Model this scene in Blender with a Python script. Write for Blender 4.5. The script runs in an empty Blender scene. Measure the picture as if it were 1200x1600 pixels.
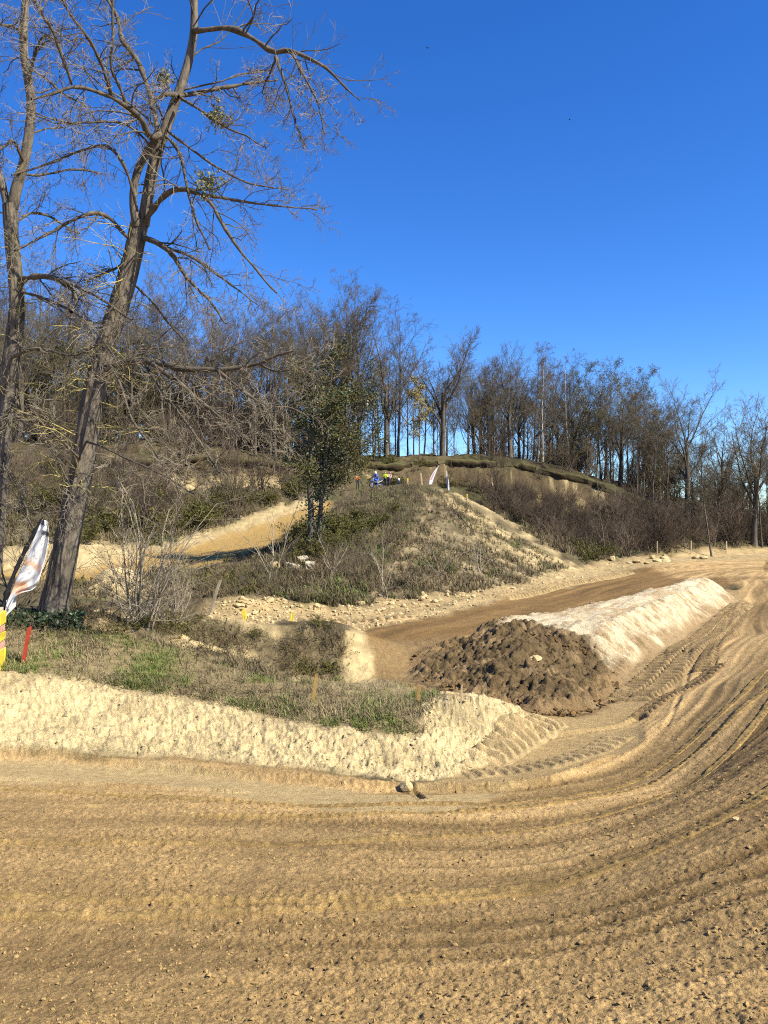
import bpy, bmesh, math, time
import numpy as np
from mathutils import Vector, Matrix, Quaternion
T0 = time.time()
SC = bpy.context.scene
COL = SC.collection
R = math.radians

# ------------------------------------------------------------------ camera
EYE = 6.0           # eye height above the lowest track level
F = 1232.0          # focal length in pixels of the 1200 x 1600 photograph
cam_d = bpy.data.cameras.new('camera')
cam = bpy.data.objects.new('camera', cam_d)
COL.objects.link(cam)
cam.location = (0, 0, EYE)
cam.rotation_euler = (R(90), 0, 0)
cam_d.sensor_fit = 'VERTICAL'
cam_d.sensor_height = 24.0
cam_d.lens = 24.0 * F / 1600.0
cam_d.clip_start = 0.1
cam_d.clip_end = 6000
SC.camera = cam

# ------------------------------------------------------------------ sky, sun, exposure
SUN_EL = R(43)
SUN_AZ = R(120)     # clockwise from +Y (view direction): right and a little behind
world = bpy.data.worlds.new('World')
SC.world = world
world.use_nodes = True
wn, wl = world.node_tree.nodes, world.node_tree.links
wn.clear()
sky = wn.new('ShaderNodeTexSky')
sky.sky_type = 'NISHITA'
sky.sun_disc = False
sky.sun_elevation = SUN_EL
sky.sun_rotation = SUN_AZ
sky.altitude = 900
sky.air_density = 1.0
sky.dust_density = 0.0
sky.ozone_density = 3.0
hs = wn.new('ShaderNodeHueSaturation')
hs.inputs['Hue'].default_value = 0.507
hs.inputs['Saturation'].default_value = 1.30
hs.inputs['Value'].default_value = 1.0
bg = wn.new('ShaderNodeBackground')
bg.inputs['Strength'].default_value = 0.089
wo = wn.new('ShaderNodeOutputWorld')
wl.new(sky.outputs['Color'], hs.inputs['Color'])
tint = wn.new('ShaderNodeMix'); tint.data_type = 'RGBA'; tint.blend_type = 'MULTIPLY'
tint.inputs[0].default_value = 1.0; tint.inputs[7].default_value = (0.78, 0.96, 1.20, 1)
wl.new(hs.outputs['Color'], tint.inputs[6])
wl.new(tint.outputs[2], bg.inputs['Color'])
wl.new(bg.outputs['Background'], wo.inputs['Surface'])

sun_d = bpy.data.lights.new('sun', 'SUN')
sun_d.energy = 5.0
sun_d.angle = R(0.53)
sun_d.color = (1.0, 0.94, 0.82)
sun = bpy.data.objects.new('sun', sun_d)
COL.objects.link(sun)
to_sun = Vector((math.sin(SUN_AZ) * math.cos(SUN_EL), math.cos(SUN_AZ) * math.cos(SUN_EL), math.sin(SUN_EL)))
sun.rotation_euler = to_sun.to_track_quat('Z', 'Y').to_euler()
sun.location = (30, -20, 60)

vs = SC.view_settings
vs.view_transform = 'Standard'
vs.look = 'None'
vs.exposure = 1.05
vs.gamma = 1.0
vs.use_curve_mapping = False
SC.cycles.max_bounces = 5
SC.cycles.diffuse_bounces = 2
SC.cycles.glossy_bounces = 1
SC.cycles.transparent_max_bounces = 4
SC.cycles.use_denoising = False
SC.cycles.pixel_filter_type = 'BLACKMAN_HARRIS'
SC.cycles.filter_width = 1.1
SC.cycles.sample_clamp_indirect = 4.0

# ------------------------------------------------------------------ helpers
def link(o, parent=None):
    COL.objects.link(o)
    if parent is not None:
        o.parent = parent
    return o

def tag(o, label=None, cat=None, group=None, kind=None):
    if label: o['label'] = label
    if cat: o['category'] = cat
    if group: o['group'] = group
    if kind: o['kind'] = kind
    return o

def empty(name, loc=(0, 0, 0), rz=0.0):
    o = bpy.data.objects.new(name, None)
    o.location = loc
    o.rotation_euler = (0, 0, rz)
    o.empty_display_size = 0.2
    return link(o)

def make_mesh(name, V, Fs, mat=None, smooth=True):
    """Fs: one int array (M,3) / (M,4) or a list of such arrays."""
    if not isinstance(Fs, (list, tuple)):
        Fs = [Fs]
    me = bpy.data.meshes.new(name)
    V = np.ascontiguousarray(V, dtype=np.float32)
    me.vertices.add(len(V))
    me.vertices.foreach_set('co', V.ravel())
    loops = np.concatenate([np.asarray(f, dtype=np.int32).ravel() for f in Fs])
    sizes = np.concatenate([np.full(len(f), np.asarray(f).shape[1], dtype=np.int32) for f in Fs])
    starts = np.concatenate([[0], np.cumsum(sizes)[:-1]]).astype(np.int32)
    me.loops.add(len(loops))
    me.loops.foreach_set('vertex_index', loops)
    me.polygons.add(len(sizes))
    me.polygons.foreach_set('loop_start', starts)
    me.polygons.foreach_set('loop_total', sizes)
    me.update(calc_edges=True)
    if smooth:
        me.polygons.foreach_set('use_smooth', np.ones(len(sizes), dtype=bool))
    else:
        me.polygons.foreach_set('use_smooth', np.zeros(len(sizes), dtype=bool))
    if mat:
        me.materials.append(mat)
    return me

def mobj(name, V, Fs, mat, parent=None, smooth=True, loc=None):
    o = bpy.data.objects.new(name, make_mesh(name, V, Fs, mat, smooth))
    if loc is not None:
        o.location = loc
    return link(o, parent)

def copy_tree(root):
    c = root.copy(); COL.objects.link(c)
    for ch in root.children:
        k = ch.copy(); COL.objects.link(k); k.parent = c
        k.matrix_parent_inverse = ch.matrix_parent_inverse
        for g in ch.children:
            q = g.copy(); COL.objects.link(q); q.parent = k
    return c

def W(u, v, d):
    """photo pixel at depth d -> world point"""
    return np.array([(u - 600.0) / F * d, d, EYE + (800.0 - v) / F * d])

# ------------------------------------------------------------------ noise
def _hash(ix, iy, seed):
    h = (ix.astype(np.int64) * 374761393 + iy.astype(np.int64) * 668265263 + seed * 1442695041) & 0xFFFFFFFF
    h = ((h ^ (h >> 13)) * 1274126177) & 0xFFFFFFFF
    h = ((h ^ (h >> 16)) * 2246822519) & 0xFFFFFFFF
    return ((h ^ (h >> 15)) & 0xFFFFFF) / float(0xFFFFFF)

def vnoise(x, y, seed=0):
    ix, iy = np.floor(x), np.floor(y)
    fx, fy = x - ix, y - iy
    ix, iy = ix.astype(np.int64), iy.astype(np.int64)
    sx, sy = fx * fx * (3 - 2 * fx), fy * fy * (3 - 2 * fy)
    a, b = _hash(ix, iy, seed), _hash(ix + 1, iy, seed)
    c, d = _hash(ix, iy + 1, seed), _hash(ix + 1, iy + 1, seed)
    return (a + (b - a) * sx) * (1 - sy) + (c + (d - c) * sx) * sy

def fbm(x, y, octs=4, seed=0, gain=0.5):
    s, a, t = 0.0, 1.0, 0.0
    for k in range(octs):
        c, sn = math.cos(0.6 * k), math.sin(0.6 * k)
        s = s + a * vnoise((x * c - y * sn) * 2 ** k, (x * sn + y * c) * 2 ** k, seed + 17 * k)
        t += a
        a *= gain
    return s / t - 0.5

def worley(x, y, seed=0):
    ix, iy = np.floor(x).astype(np.int64), np.floor(y).astype(np.int64)
    best = np.full(x.shape, 9.0); cid = np.zeros(x.shape)
    for dx in (-1, 0, 1):
        for dy in (-1, 0, 1):
            cx, cy = ix + dx, iy + dy
            px = cx + _hash(cx, cy, seed); py = cy + _hash(cx, cy, seed + 7)
            d = np.hypot(x - px, y - py)
            m = d < best
            best = np.where(m, d, best)
            cid = np.where(m, _hash(cx, cy, seed + 13), cid)
    return best, cid

def in_poly(u, v, poly):
    p = np.asarray(poly, float)
    inside = np.zeros(u.shape, bool)
    x0, y0 = p[-1]
    for x1, y1 in p:
        if y1 != y0:
            c = ((y1 > v) != (y0 > v)) & (u < (x0 - x1) * (v - y1) / (y0 - y1) + x1)
            inside ^= c
        x0, y0 = x1, y1
    return inside

def poly_dist(x, y, pts):
    """distance to a polyline, signed side (+ left of travel), and arc length"""
    pts = np.asarray(pts, float)
    best = np.full(x.shape, 1e9); side = np.zeros(x.shape); arc = np.zeros(x.shape)
    s0 = 0.0
    for (ax, ay), (bx, by) in zip(pts[:-1], pts[1:]):
        ex, ey = bx - ax, by - ay
        L = math.hypot(ex, ey)
        t = np.clip(((x - ax) * ex + (y - ay) * ey) / (L * L), 0, 1)
        dx, dy = x - (ax + t * ex), y - (ay + t * ey)
        d = np.hypot(dx, dy)
        m = d < best
        best = np.where(m, d, best)
        side = np.where(m, np.sign(ex * dy - ey * dx), side)
        arc = np.where(m, s0 + t * L, arc)
        s0 += L
    return best, side, arc

def smooth(a, lo, hi):
    t = np.clip((a - lo) / (hi - lo), 0, 1)
    return t * t * (3 - 2 * t)

def chaikin(pts, n=2):
    p = np.asarray(pts, float)
    for _ in range(n):
        q = np.empty((2 * len(p) - 2, p.shape[1]))
        q[0::2] = p[:-1] * 0.75 + p[1:] * 0.25
        q[1::2] = p[:-1] * 0.25 + p[1:] * 0.75
        p = np.vstack([p[:1], q, p[-1:]])
    return p

# ------------------------------------------------------------------ materials
def nmat(name, rough=0.9, spec=0.15):
    m = bpy.data.materials.new(name)
    m.use_nodes = True
    nt = m.node_tree
    b = nt.nodes['Principled BSDF']
    b.inputs['Roughness'].default_value = rough
    b.inputs['Specular IOR Level'].default_value = spec
    return m, nt, b

def simple(name, c, rough=0.8, spec=0.2, var=0.25, scale=6.0, bump=0.0, c2=None, stretch=None, rnd=0.0, trans=0.0):
    """base colour broken up by noise; c2 is a second colour mixed in by the noise"""
    m, nt, b = nmat(name, rough, spec)
    N, L = nt.nodes, nt.links
    tc = N.new('ShaderNodeTexCoord'); mp = N.new('ShaderNodeMapping')
    if stretch: mp.inputs['Scale'].default_value = stretch
    L.new(tc.outputs['Object'], mp.inputs['Vector'])
    n = N.new('ShaderNodeTexNoise')
    n.inputs['Scale'].default_value = scale
    n.inputs['Detail'].default_value = 6
    n.inputs['Roughness'].default_value = 0.65
    L.new(mp.outputs['Vector'], n.inputs['Vector'])
    r = N.new('ShaderNodeValToRGB')
    a = [x * (1 - var) for x in c]; z = list(c2) if c2 else [min(1, x * (1 + var)) for x in c]
    r.color_ramp.elements[0].position = 0.32; r.color_ramp.elements[1].position = 0.68
    r.color_ramp.elements[0].color = (*a, 1); r.color_ramp.elements[1].color = (*z, 1)
    L.new(n.outputs['Fac'], r.inputs['Fac'])
    out = r.outputs['Color']
    if rnd:
        oi = N.new('ShaderNodeObjectInfo'); mr = N.new('ShaderNodeMapRange')
        mr.inputs['To Min'].default_value = 1 - rnd; mr.inputs['To Max'].default_value = 1 + rnd
        L.new(oi.outputs['Random'], mr.inputs['Value'])
        mx = N.new('ShaderNodeVectorMath'); mx.operation = 'SCALE'
        L.new(out, mx.inputs[0]); L.new(mr.outputs['Result'], mx.inputs['Scale'])
        out = mx.outputs['Vector']
    L.new(out, b.inputs['Base Color'])
    if bump:
        bp = N.new('ShaderNodeBump'); bp.inputs['Strength'].default_value = bump; bp.inputs['Distance'].default_value = 0.03
        L.new(n.outputs['Fac'], bp.inputs['Height']); L.new(bp.outputs['Normal'], b.inputs['Normal'])
    return m

def attr_mat(name, rough=0.9, spec=0.1, bumps=((90, 0.5, 0.012),), var=0.18, vscale=3.0, grain=0.0, gscale=60.0):
    """colour from the mesh's own point colours, varied by two noises, with fine bump"""
    m, nt, b = nmat(name, rough, spec)
    N, L = nt.nodes, nt.links
    at = N.new('ShaderNodeAttribute'); at.attribute_name = 'Col'
    tc = N.new('ShaderNodeTexCoord')
    n1 = N.new('ShaderNodeTexNoise'); n1.inputs['Scale'].default_value = vscale; n1.inputs['Detail'].default_value = 8; n1.inputs['Roughness'].default_value = 0.7
    L.new(tc.outputs['Object'], n1.inputs['Vector'])
    mr = N.new('ShaderNodeMapRange'); mr.inputs['From Min'].default_value = 0.3; mr.inputs['From Max'].default_value = 0.7
    mr.inputs['To Min'].default_value = 1 - var; mr.inputs['To Max'].default_value = 1 + var
    L.new(n1.outputs['Fac'], mr.inputs['Value'])
    mx = N.new('ShaderNodeVectorMath'); mx.operation = 'SCALE'
    L.new(at.outputs['Color'], mx.inputs[0]); L.new(mr.outputs['Result'], mx.inputs['Scale'])
    out = mx.outputs['Vector']
    if grain:                                             # dark and light soil grains
        n2_ = N.new('ShaderNodeTexNoise'); n2_.inputs['Scale'].default_value = gscale; n2_.inputs['Detail'].default_value = 3; n2_.inputs['Roughness'].default_value = 0.8
        L.new(tc.outputs['Object'], n2_.inputs['Vector'])
        g = N.new('ShaderNodeMapRange'); g.inputs['From Min'].default_value = 0.32; g.inputs['From Max'].default_value = 0.62
        g.inputs['To Min'].default_value = 1 - grain; g.inputs['To Max'].default_value = 1 + grain * 0.8
        L.new(n2_.outputs['Fac'], g.inputs['Value'])
        m2_ = N.new('ShaderNodeVectorMath'); m2_.operation = 'SCALE'
        L.new(out, m2_.inputs[0]); L.new(g.outputs['Result'], m2_.inputs['Scale']); out = m2_.outputs['Vector']
    L.new(out, b.inputs['Base Color'])
    prev = None
    for sc, st, dist in bumps:
        n = N.new('ShaderNodeTexNoise'); n.inputs['Scale'].default_value = sc; n.inputs['Detail'].default_value = 5; n.inputs['Roughness'].default_value = 0.65
        L.new(tc.outputs['Object'], n.inputs['Vector'])
        bp = N.new('ShaderNodeBump'); bp.inputs['Strength'].default_value = st; bp.inputs['Distance'].default_value = dist
        L.new(n.outputs['Fac'], bp.inputs['Height'])
        if prev: L.new(prev, bp.inputs['Normal'])
        prev = bp.outputs['Normal']
    if prev: L.new(prev, b.inputs['Normal'])
    return m

def set_colors(me, C):
    a = me.color_attributes.new('Col', 'FLOAT_COLOR', 'POINT')
    rgba = np.ones((len(C), 4), np.float32); rgba[:, :3] = C
    a.data.foreach_set('color', rgba.ravel())
# ------------------------------------------------------------------ terrain
CP = [  # (u, v, depth): photo pixel and how far the ground there is
 # turn in front of the camera, rising towards the bank one stands on
 (-300,1600,4.6),(0,1600,4.4),(300,1600,4.3),(600,1600,4.15),(900,1600,3.95),(1200,1600,3.7),(1500,1600,3.5),
 (-300,1400,6.1),(0,1400,6.05),(300,1400,6.1),(600,1400,6.1),(900,1400,5.9),(1200,1400,5.05),(1500,1400,4.9),
 (-300,1300,7.8),(0,1300,7.8),(300,1300,7.8),(600,1300,7.8),(900,1300,7.6),(1200,1300,6.05),(1500,1290,5.3),
 (-300,1240,9.4),(0,1240,9.4),(300,1240,9.4),(640,1240,9.4),(900,1235,9.4),(1050,1235,9.0),(1200,1235,7.0),(1500,1220,5.9),
 (-300,1190,10.9),(0,1190,10.9),(300,1192,10.9),(600,1200,10.6),(800,1185,11.0),(1000,1180,10.7),(1200,1170,8.3),
 (900,1150,12.0),(1000,1130,12.7),(1200,1100,10.7),(1400,1080,9.4),
 (960,1100,14.1),(1040,1085,14.8),(1100,1060,15.6),(1200,1050,13.2),(1400,1020,12.2),
 (1010,1040,17.6),(1100,1000,21),(1200,1000,17.2),(1400,970,16),
 (1080,970,25),(1155,940,30),(1220,940,27),(1400,920,28),(1100,910,38),
 (1150,900,46),(1250,900,46),(1450,880,48),(1050,880,62),(1150,868,78),(1250,866,80),(1450,860,85),
 (1000,872,74),(1100,858,96),(1200,854,105),(1400,850,110),
 # bank on the left with grass on it
 (-300,1175,11.3),(0,1176,11.2),(200,1182,11.1),(400,1196,10.8),(560,1212,10.4),(680,1215,10.3),(780,1185,11.0),(830,1145,12.2),
 (-300,1045,13.4),(0,1048,13.3),(200,1076,12.9),(350,1102,12.4),(480,1132,11.7),(600,1148,11.2),(690,1140,11.4),
 (-300,960,16.0),(0,965,16.0),(50,1000,15),(90,955,16.4),(150,985,15.6),(250,1012,15),(400,1057,13.8),(500,1085,13),(640,1095,12.8),(720,1086,13.0),(790,1105,12.7),
 (500,1068,15.2),(620,1064,15.8),(400,1040,16.2),(700,1085,14.6),(820,1110,13.6),
 # bushy bank behind it
 (150,960,19),(0,940,20),(330,968,19.6),(450,980,18.7),(525,981,18.5),(250,975,18.2),(330,990,20.5),(450,985,20.8),(430,1055,16.8),(520,1062,16.8),
 (575,985,24.3),(600,1060,17),(620,1045,18),(600,1005,22),(680,1002,21.8),
 (450,972,24.6),(380,968,25.5),(300,955,27),(200,935,30),(380,945,28.5),
 # straight
 (640,985,23.8),(700,965,28),(700,980,25),(800,935,36),(800,955,30),(900,912,45),(900,930,38),(1000,890,58),(1000,905,50),
 # conical hill
 (420,935,31),(560,958,28.5),(700,942,32.5),(800,918,40.5),(900,896,53),(945,884,62),
 (560,900,36),(650,850,45),(660,800,57),(655,772,68),(640,758,77),(600,761,77),(690,761,77),(560,768,77),
 (640,762,86),(600,764,85),(690,764,86),
 (760,797,70),(800,830,65),(850,862,60),(900,888,58),(760,880,46),(820,890,50),
 (800,835,82),(880,862,80),(740,790,84),(960,868,84),
 # dark bank and wood terrace behind
 (560,732,92),(640,729,94),(720,722,97),(800,726,100),(900,747,100),(1000,790,100),(1100,828,106),(1200,846,112),(1400,848,115),
 (780,800,91),(900,845,90),(1000,858,92),
 (620,757,89),(700,757,90),
 # upper track on the left and the slope above it
 (-300,905,40),(0,893,43),(100,890,44),(200,878,46.5),(300,862,50),(400,835,55.5),(470,806,61),(530,776,72),
 (-300,925,34),(0,925,33),(200,915,36),(300,905,38),(420,885,40),(480,860,43),(520,830,50),(150,935,31),
 (0,862,47),(150,850,51),(300,832,57),(430,792,66),
 (-300,800,58),(0,790,60),(150,785,62),(300,775,67),(430,762,73),(480,760,80),
 (-300,720,70),(0,722,72),(150,722,75),(300,722,79),(400,727,82),(470,730,87),
 (0,748,70),(150,750,72),(300,756,76),(400,758,79)]
CPX = [  # (x, y, z) ground no pixel shows
 (0,1.0,4.4),(0,2.5,3.95),(2.2,2.2,4.35),(-3,2,4.2),(4,3,4.4),(6,6,4.2),(9,9,4.3),(12,14,4.1),(16,20,3.9),
 (-40,90,14.0),(-22,108,15.5),(-60,78,14.0),(-50,135,17),(-20,140,16.5),(-75,120,17),(0,110,13.0),(20,115,12.6),(35,118,10.5),(50,120,7),(70,120,4),(4,135,13),(-40,160,19),(-90,160,20),(30,140,11),(60,150,6),
 (10,180,11),(-80,200,18),(80,180,5),(0,300,4),(-150,300,6),(150,300,3),(0,900,0),(-500,900,0),(500,900,0),(0,3000,0),(2000,3000,0),(-2000,3000,0)]
_c = np.array([W(*p) for p in CP] + [np.array(p, float) for p in CPX])
def _warp(x, y):
    r = np.maximum(np.hypot(x, y), 1.0)
    ph = np.clip(np.arctan2(x, y), -0.75, 0.75)
    return ph, np.log(r)
_cp = np.stack(_warp(_c[:, 0], _c[:, 1]), 1)
_Cc = 0.035
def _ker(d2): return np.sqrt(d2 + _Cc * _Cc)
_D2 = ((_cp[:, None, :] - _cp[None]) ** 2).sum(-1)
_nC = len(_cp)
_A = np.zeros((_nC + 1, _nC + 1)); _A[:_nC, :_nC] = _ker(_D2) - np.eye(_nC) * 0.004
_A[:_nC, _nC] = 1; _A[_nC, :_nC] = 1
_w = np.linalg.solve(_A, np.concatenate([_c[:, 2], [0]]))
def base_z(x, y):
    ph, lr = _warp(x, y)
    out = np.full(x.shape, _w[_nC])
    for k in range(_nC):
        out += _w[k] * np.sqrt((ph - _cp[k, 0]) ** 2 + (lr - _cp[k, 1]) ** 2 + _Cc * _Cc)
    return out

# polar grid: fine in view, coarse all round
rr = [0.25, 0.6, 1.0, 1.4, 1.8, 2.2, 2.5, 2.8, 3.05, 3.3, 3.5, 3.65]
r = 3.75
while r < 125:
    rr.append(r); r += min(1.55 * r * r / 4300.0, 0.0075 * r)
while r < 4000:
    rr.append(r); r *= 1.07
RR = np.array(rr)
PH = np.concatenate([R(-180) + np.arange(24) / 24 * R(140), R(-40) + np.arange(22) / 22 * R(10.5),
                     np.linspace(R(-29.5), R(29.5), 570), R(29.5) + (np.arange(22) + 1) / 22 * R(10.5), R(40) + (np.arange(24) + 1) / 24 * R(140)])
nr, nc = len(RR), len(PH)
GX = RR[:, None] * np.sin(PH)[None, :]
GY = RR[:, None] * np.cos(PH)[None, :]
Z = base_z(GX, GY)

def pix(x, y, z):
    yy = np.maximum(y, 0.3)
    return 600 + F * x / yy, 800 - F * (z - EYE) / yy

U0, V0 = pix(GX, GY, Z)
U0 = np.where(GY < 0.3, 9e9, U0)
# --- spoil heap on the inside of the turn
FOOT = [(0.55, 17.4), (1.2, 15.6), (1.9, 14.3), (2.7, 13.6), (3.7, 13.9), (4.75, 16.0), (7.5, 20.7), (10.3, 25), (13.4, 29.8), (14.0, 32.5), (12.2, 33), (7.5, 26.8), (3.6, 22.3), (1.3, 20.2)]
FOOT = np.array(FOOT)
def heap_fields(x, y):
    fd, _, _ = poly_dist(x, y, np.vstack([FOOT, FOOT[:1]]))
    fsd = np.where(in_poly(x, y, FOOT), fd, -fd)
    axis_s = (x - 3.0) * 0.62 + (y - 15.5) * 0.785          # along the heap
    near_end = 1 - smooth(axis_s, 2.0, 4.6)
    slope = 0.80 * (1 - near_end) + 0.33 * near_end
    top = (0.92 + 0.22 * fbm(x * 0.7, y * 0.7, 4, 5)) * (1 - 0.20 * near_end)
    prof = np.clip((fsd + 0.55 * fbm(x * 0.9, y * 0.9, 4, 9)) * slope, 0, None)
    heap = top * np.tanh((prof / top) ** 3.0) ** (1 / 3.0)
    return np.where(fsd > -0.3, heap, 0), fsd, axis_s
heap, fsd, axis_s = heap_fields(GX, GY)
M_heap = smooth(fsd, -0.05, 0.15)
Z = Z + heap
# --- small sand heap by the upper track, sand lumps along the lane behind the grass bank
def bump(u, v, d, hgt, rad, sx=1.0):
    p = W(u, v, d)
    q = ((GX - p[0]) / sx) ** 2 + (GY - p[1]) ** 2
    return hgt * np.exp(-(q / rad ** 2) ** 1.3)
hb = bump(185, 930, 31, 1.15, 1.05, 1.15) + bump(60, 880, 44, 0.7, 1.3, 2.2) + bump(150, 868, 47, 0.8, 1.2, 2.0)
Z = Z + hb
Z = Z + bump(350, 960, 27.5, 0.5, 0.8, 2.4) + bump(480, 955, 28.5, 0.35, 0.7, 2.5)
Z = Z + bump(540, 1010, 19.2, 0.12, 0.9, 1.5)
Z = Z + bump(720, 1110, 12.2, 0.22, 0.35, 1.5) + bump(780, 1125, 12.0, 0.2, 0.35, 1.2)

U, V = pix(GX, GY, Z)
U = np.where(GY < 0.3, 9e9, U)
jit = np.minimum(GY, 60) / 60
du = 26 * fbm(GX * 1.1, GY * 1.1, 5, 31, 0.6); dv = 20 * fbm(GX * 1.1, GY * 1.1, 5, 47, 0.6)
Uj, Vj = U + du, V + dv
D = GY
def zone(poly, d0, d1): return in_poly(Uj, Vj, poly) & (D > d0) & (D < d1)

WB = [(0,1048),(100,1062),(200,1078),(350,1102),(480,1132),(600,1148),(665,1150)]
P_turn = [(-3000,1170),(0,1180),(300,1195),(500,1212),(640,1236),(850,1222),(960,1160),(1010,1118),(1080,1055),(1140,985),(1160,930),(1140,905),(1060,905),(1010,885),(1000,876),(1200,866),(6000,850),(9000,4000),(-9000,4000)]
P_wash = [(700,1218),(835,1138),(900,1118),(970,1105),(1000,1128),(1000,1160),(900,1212),(780,1236),(640,1238)]
P_strip = [(0,1192),(250,1200),(420,1226),(640,1243),(790,1238),(700,1275),(520,1268),(300,1236),(0,1222)]
P_bank = [(-3000,1040)] + WB + [(655,1105),(690,1088),(760,1084),(820,1112),(838,1140),(790,1182),(700,1216),(640,1228),(500,1208),(300,1191),(0,1176),(-3000,1168)]
P_grass = [(-3000,900),(0,945),(110,975),(260,1005),(330,1030),(430,1062),(560,1056),(690,1080),(665,1110)] + WB[::-1] + [(-3000,1040)]
P_bushy = [(100,935),(250,972),(330,955),(420,973),(545,982),(548,1062),(430,1066),(330,1035),(200,1000),(100,975)]
P_cut = [(536,985),(562,984),(585,1025),(582,1068),(540,1068)]
P_hollow = [(578,1070),(572,1000),(640,1004),(710,995),(660,1050),(700,1095),(640,1090)]
P_straight = [(556,988),(600,978),(700,960),(800,935),(900,912),(1000,890),(1020,880),(1140,884),(1150,915),(1000,950),(900,970),(800,985),(690,1004),(600,1010)]
P_edge = [(300,958),(330,940),(420,932),(500,946),(600,938),(760,922),(900,886),(940,878),(1000,870),(1012,884),(900,914),(800,938),(700,962),(560,990),(420,985),(340,972)]
P_up = [(-3000,915),(0,903),(100,908),(250,888),(330,882),(420,852),(485,818),(520,790),(500,780),(430,812),(330,846),(250,858),(180,864),(100,870),(0,876),(-3000,885)]
P_upb = [(-3000,870),(0,858),(120,846),(180,850),(230,856),(330,830),(430,790),(500,772),(505,782),(430,812),(330,846),(250,860),(180,866),(100,870),(0,878),(-3000,890)]
P_ridge = [(680,760),(740,770),(840,840),(905,885),(870,905),(770,870),(715,810)]
P_face = [(560,945),(610,880),(650,820),(675,775),(720,765),(910,888),(870,908),(700,945)]
P_cliffL = [(230,736),(440,732),(440,768),(230,762)]
P_cliffR = [(790,738),(960,748),(920,800),(820,795)]
P_dirt = [(630,1055),(650,1020),(720,985),(800,964),(835,972),(885,984),(918,990),(950,1030),(972,1062),(968,1100),(900,1120),(840,1122),(760,1105),(690,1085)]
P_flat = [(850,905),(1000,868),(1060,860),(1230,852),(3000,840),(3000,872),(1230,872),(1100,876)]
n1 = fbm(GX * 0.35, GY * 0.35, 4, 71); n2 = fbm(GX * 1.7, GY * 1.7, 4, 83); n3 = fbm(GX * 6, GY * 6, 4, 91)
far_n = fbm(GX * 0.9, GY * 0.9, 5, 55, 0.65)

# zone ids: 0 hillside 1 turn 2 bank 3 grass bank 4 heap pale 5 heap dark soil 6 straight 7 sand verge 8 upper track
# 9 pale patches 10 wash 11 hollow 12 bushy bank 13 upper verge 14 pale strip
ZN = np.zeros(GX.shape, np.int8)
def put(mask, k): ZN[mask] = k
put(zone(P_bushy, 14, 27), 12)
put(zone(P_up, 35, 78), 8); put(zone(P_upb, 38, 78), 13)
put(zone(P_edge, 21, 75), 7); put(zone(P_straight, 17.2, 66), 6)
put(zone(P_turn, 0, 88), 1); put((GY <= 0.3) | (RR[:, None] < 3.7), 1)
put((D > 60) & (D < 112) & zone(P_flat, 55, 112), 7)
put(zone(P_wash, 8, 15), 10); put(zone(P_strip, 7, 12), 14)
put((ZN == 0) & (U > 700) & (D < 34), 10); put(zone(P_hollow, 13.4, 23), 11); put(zone(P_grass, 11, 19), 3); put(zone(P_bank, 9.4, 14.6), 2)
put(zone(P_cut, 15, 22), 9)
put((ZN == 0) & zone(P_face, 28, 78) & (far_n + 0.5 * n2 > -0.06), 15)
put(zone(P_ridge, 42, 76) & (n2 + 1.4 * far_n > 0.05), 9)
put((ZN == 0) & (D > 28) & (D < 76) & (U > 560) & (U < 900) & (far_n + 0.25 * n2 > 0.22), 9)
put((ZN == 0) & (D > 28) & (D < 62) & (U < 560) & (far_n > 0.2), 9)
put(zone(P_cliffL, 68, 84) & (far_n > -0.06), 9); put(zone(P_cliffR, 86, 101) & (far_n > 0.02), 9)
put((ZN == 12) & (far_n > 0.05), 9)
put((hb > 0.12), 9)
put((M_heap > 0.5), 4)
put(((M_heap > 0.25) | ((D < 22) & (fsd > -0.5))) & in_poly(Uj, Vj, P_dirt) & (fsd > -0.6), 5)

PAL = np.array([
 (0.090,0.070,0.036), (0.330,0.217,0.090), (0.550,0.428,0.215), (0.270,0.205,0.100), (0.570,0.465,0.285),
 (0.132,0.090,0.042), (0.190,0.114,0.042), (0.350,0.255,0.120), (0.360,0.232,0.075), (0.430,0.325,0.155),
 (0.375,0.262,0.115), (0.235,0.155,0.066), (0.140,0.108,0.056), (0.430,0.325,0.155), (0.430,0.312,0.142), (0.225,0.172,0.090)])
def blur(a, k):
    for ax in (0, 1):
        c = np.cumsum(np.pad(a, [(k + 1, k) if i == ax else (0, 0) for i in range(a.ndim)], mode='edge'), axis=ax)
        n = a.shape[ax]; w = 2 * k + 1
        a = (np.take(c, range(w, n + w), axis=ax) - np.take(c, range(0, n), axis=ax)) / w
    return a
C = blur(PAL[ZN], 2)
wz = {k: blur((ZN == k).astype(float), 2) for k in range(len(PAL))}

# --- relief per zone
INNER = chaikin([(-30, 10.2), (-6, 10.9), (0, 10.2), (2.2, 10.7), (4.1, 12.9), (6.6, 16.8), (9.6, 22), (13.8, 30), (18, 38), (24, 50)], 2)
nearm = (RR[:, None] < 60) & (np.abs(PH)[None, :] < R(45))
di, si, ai = poly_dist(GX, GY, INNER)
acr = np.where(si < 0, di, -di)                                   # outwards from the inside of the turn
wob = acr + 0.10 * np.sin(ai * 0.7) + 0.5 * fbm(ai * 0.25, acr * 0.3, 2, 12)
st1 = fbm(wob * 2.1, ai * 0.10, 4, 101, 0.6); st2 = fbm(wob * 7.0, ai * 0.22, 3, 131)
turn_bend = smooth(GX, -3.5, 2.8)                                   # ruts show where the bikes lean in the bend
clod, cid = worley(GX * 16 + 0.5 * n3, GY * 16, 3)
clod2, cid2 = worley(GX * 34, GY * 34, 4)
clod3, cid3 = worley(GX * 6.5, GY * 6.5, 8)
lump = np.clip(0.55 - clod, 0, 1) * (0.15 + cid ** 3 * 1.3)
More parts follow.
